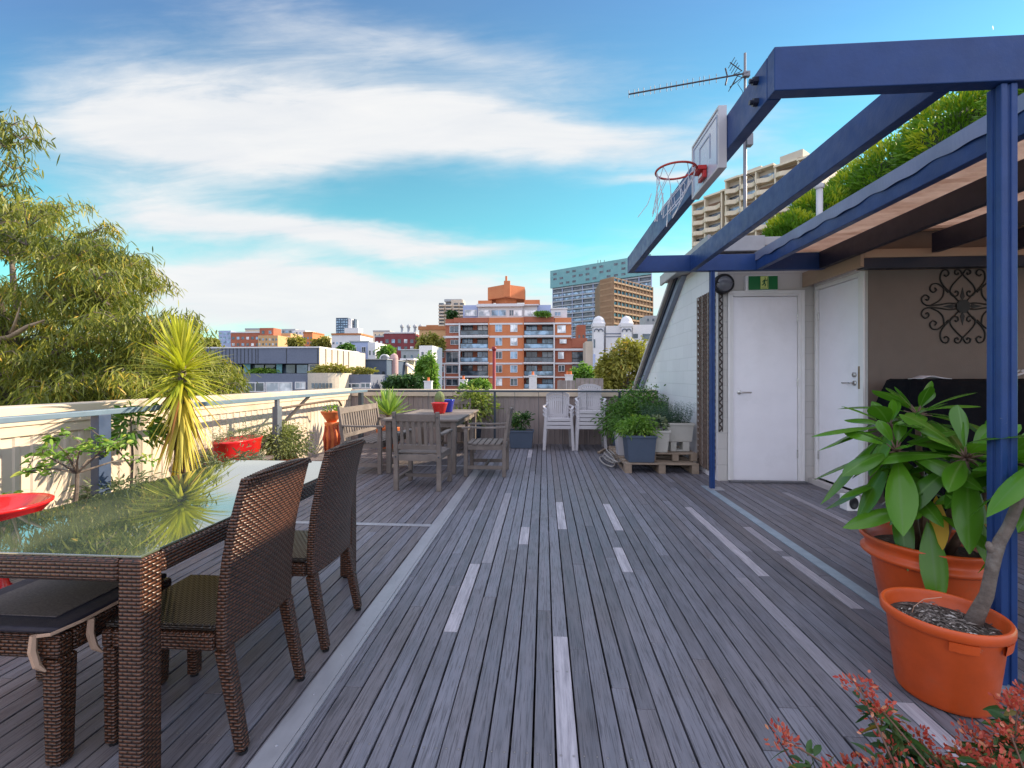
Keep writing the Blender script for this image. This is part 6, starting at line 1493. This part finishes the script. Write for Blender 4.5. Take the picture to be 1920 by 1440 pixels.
mb = MB(); mb.bar(a - d * 1.5 + n * .9 + Vector((0, 0, z1 - 5)), b_ + n * .9 + Vector((0, 0, z1 - 5)), 1.2, 12.5); mb.build('crown_glazing', c_teal, rt_, ot_)
for j in range(3):
    for k in range(14):
        if (k * 5 + j * 3) % 7 < 5:
            p = a.lerp(b_, (k + .5) / 14) + n * 1.52 + Vector((0, 0, z1 - 1.6 - j * 3.6)); mb = MB(); mb.bar(p - d * 1.4, p + d * 1.4, .1, 1.5); mb.build('window', g_dark, rt_, ot_)
for u in (1121, 1126, 1133): p = at(u, 489, 312); mb = MB(); mb.tube([(p.x, 312, z1 - 1), (p.x, 312, z1 + 4)], .2, 5); mb.build('mast', m_black, rt_, ot_)
p0_ = at(1127, 521, 250); p1_ = at(1149, 519, 243); p2_2 = at(1222, 539, 272)
tower('bronze_tower', 'brown screened residential tower with balconies in front of the glass tower', [(p0_.x, 250), (p1_.x, 243), (p2_2.x, 272), (p2_2.x, 292), (p0_.x, 280)], p1_.z, c_brnt, 15, 11, c_brn2, c_brn2, [g_dark, c_brnt])
block('slate_roof_house', 'grey slate-roofed house with dormers right of the twin domes', 'house', 1210, 592, 1240, 150, r_grey, 9, (3, 1, 4, 5, 596, 604), g_dark)
# --- white building with twin domes
D = Bld('domed_building', 'white Spanish-style building with two small domed turrets', 'building', 1160, 88)
D.part('wall', c_white, 1136, 611, 1168, 0, .6, 8, True)
D.part('wing', c_white, 1186, 609, 1242, 0, 1.2, 8, True); D.part('wing_window', g_dark, 1187, 626, 1196, 634, 1.1, .1); D.part('wing_window', g_dark, 1205, 626, 1230, 637, 1.1, .1)
for y0 in (625, 630.5): D.part('moulding', c_grey, 1134, y0, 1168, y0 + 1.2, .5, .12)
for u in (1123.5, 1176.0):
    c = at(u, 603, 88); rr = 12.0 * 88 / 853
    D.part('turret', c_white, u - 10.5, 612, u + 8.5, 0, -.4, 3, True); D.part('turret_cap', c_white, u - 12, 606, u + 11, 612.2, -.6, 3.2)
    mb = MB(); mb.lathe([(rr * 1.05, -.35), (rr * 1.05, 0), (rr * .93, .02), (rr * .9, .3), (rr * .78, .75), (rr * .5, 1.12), (rr * .2, 1.3), (0, 1.36)], (c.x, 88.9, c.z - .15), 24); mb.build('dome', c_white, D.r, D.o, smooth=True)
    for k in (-1, 1):
        q = at(u - 1 + k * 4, 621, 87.5); mb = MB(); mb.tube([(q.x + .42 * math.cos(t_), 87.5, q.z + .42 * math.sin(t_)) for t_ in np.linspace(-.2, PI + .2, 11)], .1, 6); mb.build('arch_moulding', c_grey, D.r, D.o)
D.part('slit_window', g_dark, 1113, 636, 1116, 652, -.5, .1); D.part('turret_recess', c_blue, 1112, 664, 1116, 696, -.5, .1)
D.part('side_wing', c_beige, 1098, 640, 1114, 0, 1.4, 6, True)
block('far_brick_chimneys', 'brick house with paired chimneys between the apartment block and the domed building', 'house', 1082, 609, 1098, 125, b_red, 6, (2, 1, 3, 6, 626, 636), g_dark)

# --- beige balcony highrise seen between the rafters
BAYS = [(1303, 387), (1326, 373), (1357, 361), (1365, 343), (1392, 331), (1421, 319), (1457, 309), (1500, 300), (1540, 300)]
d = Vector((.652, -.758, 0)); n = Vector((-.758, -.652, 0)); a = at(1303, HZ, 137.5); a.z = 0
def along(u):        # where the picture column u meets the facade line
    q = at(u, HZ, 100.); t_ = (a.x * q.y - a.y * q.x) / (d.y * q.x - d.x * q.y); return a + d * t_
oh = (a.x, a.y, -14); hr_ = thing('apartment_highrise', 'beige concrete apartment highrise with wavy balconies seen between the pergola rafters', 'building', oh)
FL = 3.0; base_z = at(1303, 387, 137.5).z; OFF = [0, .8, 1.0, 3.4, 3.3, 3.3, 2.5, 2.2]
for i in range(8):
    p = along(BAYS[i][0]); q = along(BAYS[i + 1][0]); zt_i = base_z + OFF[i]; recess = i == 2; g_ = -1.2 if recess else 0
    mb = MB(); mb.prism([p + n * g_ + Vector((0, 0, -14)), q + n * g_ + Vector((0, 0, -14)), q - n * 14 + Vector((0, 0, -14)), p - n * 14 + Vector((0, 0, -14))], (0, 0, zt_i + 14)); mb.build('wall', b_red if recess else c_beige, hr_, oh)
    mb = MB(); pp = p + n * .9 + d * .25; mb.bar(pp + Vector((0, 0, -14)), pp + Vector((0, 0, zt_i)), .35, 1.8, up=(n.x, n.y, 0)); mb.build('column', c_cream, hr_, oh)
    for j in range(12):
        z = base_z + 4 - (j + 1) * FL - 1.2
        if z + 1.2 > zt_i: continue
        if not recess:
            mb = MB(); K = 8; ring = [p.lerp(q, .04 + .94 * k / K) + n * (1.75 + .55 * math.sin(2 * PI * k / K + (.6 if i % 2 else 0))) for k in range(K + 1)]
            for r0, r1 in zip(ring, ring[1:]): mb.bar(r0 + Vector((0, 0, z + .5)), r1 + Vector((0, 0, z + .5)), .14, 1.1)
            mb.prism([v_ + Vector((0, 0, z - .14)) for v_ in ring] + [q + n * .05 + Vector((0, 0, z - .14)), p + n * .05 + Vector((0, 0, z - .14))], (0, 0, .16)); mb.build('balcony', c_cream, hr_, oh)
        mb = MB(); mb.bar(p.lerp(q, .10) + n * (.06 + g_) + Vector((0, 0, z + 1.25)), p.lerp(q, .9) + n * (.06 + g_) + Vector((0, 0, z + 1.25)), .1, 2.1); mb.build('window', (g_dark, g_dark, c_brnt, g_blue)[(i * 3 + j * 7) % 4], hr_, oh)
    mb = MB(); mb.bar(p + n * .9 + Vector((0, 0, zt_i + .1)), q + n * .9 + Vector((0, 0, zt_i + .1)), 2.4, .5); mb.build('roof_edge', c_cream, hr_, oh)
for (u0, u1, h0, h1) in ((1400, 1432, .0, .9), (1467, 1510, .0, 1.3)):
    p = along(u0) - n * .5; q = along(u1) - n * .5; zz = base_z + 3.2; mb = MB(); mb.bar(p + Vector((0, 0, zz + (h0 + h1) / 2)), q + Vector((0, 0, zz + (h0 + h1) / 2)), 4, h1 - h0 + .5); mb.build('plant_room', c_beige, hr_, oh)

# --- near things just beyond the far parapet
fc = thing('timber_fence', 'grey paling fence of a neighbouring roof behind the plastic chairs', 'fence', (1.0, 15, -14)); a = at(1045, 712, 15); b_ = at(1126, 712, 15); c_ = at(1100, 711, 15); mb = MB(); x = a.x
while x < b_.x: mb.box(x, x + .14, 15, 15.03, -2, a.z + (.05 if (x - a.x) > .5 else -.02)); x += .15
mb.build('palings', M('grey_paling', (.22, .19, .19), .8, var=.25, scale=3), fc, (1.0, 15, -14)); mb = MB()
for x in (a.x + .1, (a.x + b_.x) / 2, b_.x - .1): mb.box(x - .05, x + .05, 15.035, 15.13, -14, a.z)
mb.build('fence_posts', m_pallet, fc, (1.0, 15, -14))
fl = thing('flue_pipe', 'dark red flue pipe with a round cowl in front of the brick apartment block', 'pipe', (-.4, 24, -14)); p = at(926.5, 654, 24); mb = MB(); mb.tube([(p.x, 24, -14), (p.x, 24, p.z - .05)], .085, 12); mb.build('pipe', M('oxide_red', (.22, .015, .02), .5, var=.2), fl, (-.4, 24, -14), smooth=True)
mb = MB(); mb.lathe([(0, -.13), (.10, -.10), (.135, 0), (.10, .11), (0, .14)], (p.x, 24, p.z), 16); mb.build('cowl', MATS['oxide_red'], fl, (-.4, 24, -14), smooth=True)
def chim(label, u, v, Y, pots):
    r = thing('chimney', label, 'chimney', (at(u, v, Y).x, Y, -14)); o_ = (at(u, v, Y).x, Y, -14); p = at(u, v, Y); s = Y / 853.
    mb = MB(); mb.box(p.x - 7 * s, p.x + 7 * s, Y, Y + 10 * s, -14, p.z); mb.box(p.x - 8 * s, p.x + 8 * s, Y - s, Y + 11 * s, p.z, p.z + 2 * s); mb.build('stack', c_white, r, o_)
    for k in range(pots): mb = MB(); x = p.x + (k - (pots - 1) / 2) * 6 * s; mb.lathe([(2.6 * s, 0), (2.0 * s, 5 * s), (2.6 * s, 6.5 * s), (1.6 * s, 6.5 * s), (0, 5 * s)], (x, Y + 5 * s, p.z + 2 * s), 12); mb.build('chimney_pot', m_terra2, r, o_)
chim('white chimney stack with an orange clay pot left of the brick apartment block', 802, 716, 30, 1)
chim('pale chimney stack with a clay pot left of the yellow-green treetop', 868, 713, 34, 1)
chim('pale chimney stack in front of the right balconies of the brick block', 999, 705, 36, 1)
chim('pale chimney stack beside the right end of the brick block', 1067, 704, 38, 2)
def vtree(label, u0, v0, u1, v1, Y, n, L, mat, lobes=5, name='tree', base=-14, seed=1, cat='tree'):
    random.seed(seed); a = at(u0, v0, Y); b_ = at(u1, v1, Y); w_ = b_.x - a.x; h = a.z - b_.z; c = ((a.x + b_.x) / 2, Y); cr = []
    for k in range(lobes * 2):
        up = k % 2; fx = ((k // 2) + .5 + random.uniform(-.25, .25)) / lobes - .5; rz = h * random.uniform(.16, .27); cz = b_.z + h * (.26 if not up else .5 + .28 * (1 - (2 * abs(fx)) ** 2) * random.uniform(.35, 1.1))
        cr.append((fx * w_ * .80, random.uniform(-.15, .15) * w_, cz, w_ / lobes * random.uniform(.55, .95), w_ / lobes * .9, rz))
    return tree(label, cat, c, base, cr, n, L, L * .42, mat, clump=18, name=name, trunk_r=.02 * h + .05)
vtree('wide olive-gold tree between the domed building and the gable wall', 1112, 632, 1232, 760, 32, 9000, .30, f_olive, 7, seed=3)
vtree('bright green tree beside the left edge of the brick apartment block', 781, 664, 822, 745, 52, 3500, .45, f_bright, 4, seed=4)
vtree('dark green trees low above the far parapet behind the agave', 722, 698, 806, 745, 48, 3000, .45, f_dark, 5, seed=5)
vtree('golden leafy tree in front of the brown tiled house', 782, 625, 832, 668, 96, 2500, .8, f_olive, 5, seed=6)
vtree('golden tree among the tan houses on the left skyline', 540, 622, 568, 664, 140, 1400, 1.0, f_olive, 3, seed=7)
vtree('smaller golden tree right of the pink gabled house', 588, 627, 620, 662, 145, 1400, 1.0, f_olive, 4, seed=8)
vtree('round yellow-green treetop in front of the brick apartment block', 866, 708, 924, 748, 28, 2500, .22, f_bright, 5, seed=9)
vtree('yellow-green tree low at the right end of the brick apartment block', 1064, 687, 1122, 735, 40, 3000, .34, f_bright, 5, seed=10)
vtree('small palm-like tree above the white arched window', 710, 645, 740, 675, 74, 900, .7, f_bright, 3, seed=11)
vtree('green shrubbery beside the pale blue house', 638, 644, 658, 668, 84, 700, .7, f_green, 2, seed=12)
vtree('dark conical tree on the terrace left of the penthouse', 844, 580, 854, 598, 102, 700, .6, f_dark, 1, seed=13)
vtree('green planting on the penthouse terrace of the brick block', 1003, 583, 1032, 592, 99.5, 800, .5, f_bright, 4, seed=14, base=at(1000, 594, 99.5).z, cat='shrubs', name='terrace_shrub')
vtree('golden tree at the far left skyline beyond the gum tree', 380, 632, 412, 660, 60, 1500, .5, f_olive, 3, seed=15)
# small houses low on the hillside behind
for (u, v, wd, Y, mt_, rf, lab) in ((520, 648, 26, 230, c_white, r_grey, 'small white distant house just above the middle of the slate office roof'), (604, 650, 22, 240, c_pink, r_tile, 'small pink distant house above the pale side wall of the slate office'),
    (676, 646, 20, 250, c_cream, r_tile, 'small cream distant house between the blue house and the far tower'), (700, 622, 30, 260, c_cream, r_grey, 'low cream distant building on the skyline left of the metal flues'), (738, 628, 24, 240, b_red, r_tile, 'low red distant building just behind the metal flues'),
    (800, 612, 26, 230, b_or, r_tile, 'orange distant building behind the tiled brown house'), (640, 640, 18, 230, b_red, r_grey, 'small red-brown distant house at the foot of the far office tower'), (460, 618, 30, 260, c_cream, r_grey, 'pale distant block behind the red-brown warehouse')):
    block('distant_house', lab, 'house', u, v, u + wd, Y, mt_, 10, (4, 1, 2.2, 3, v + 3, v + 9), None, (rf, 2.5, .8))
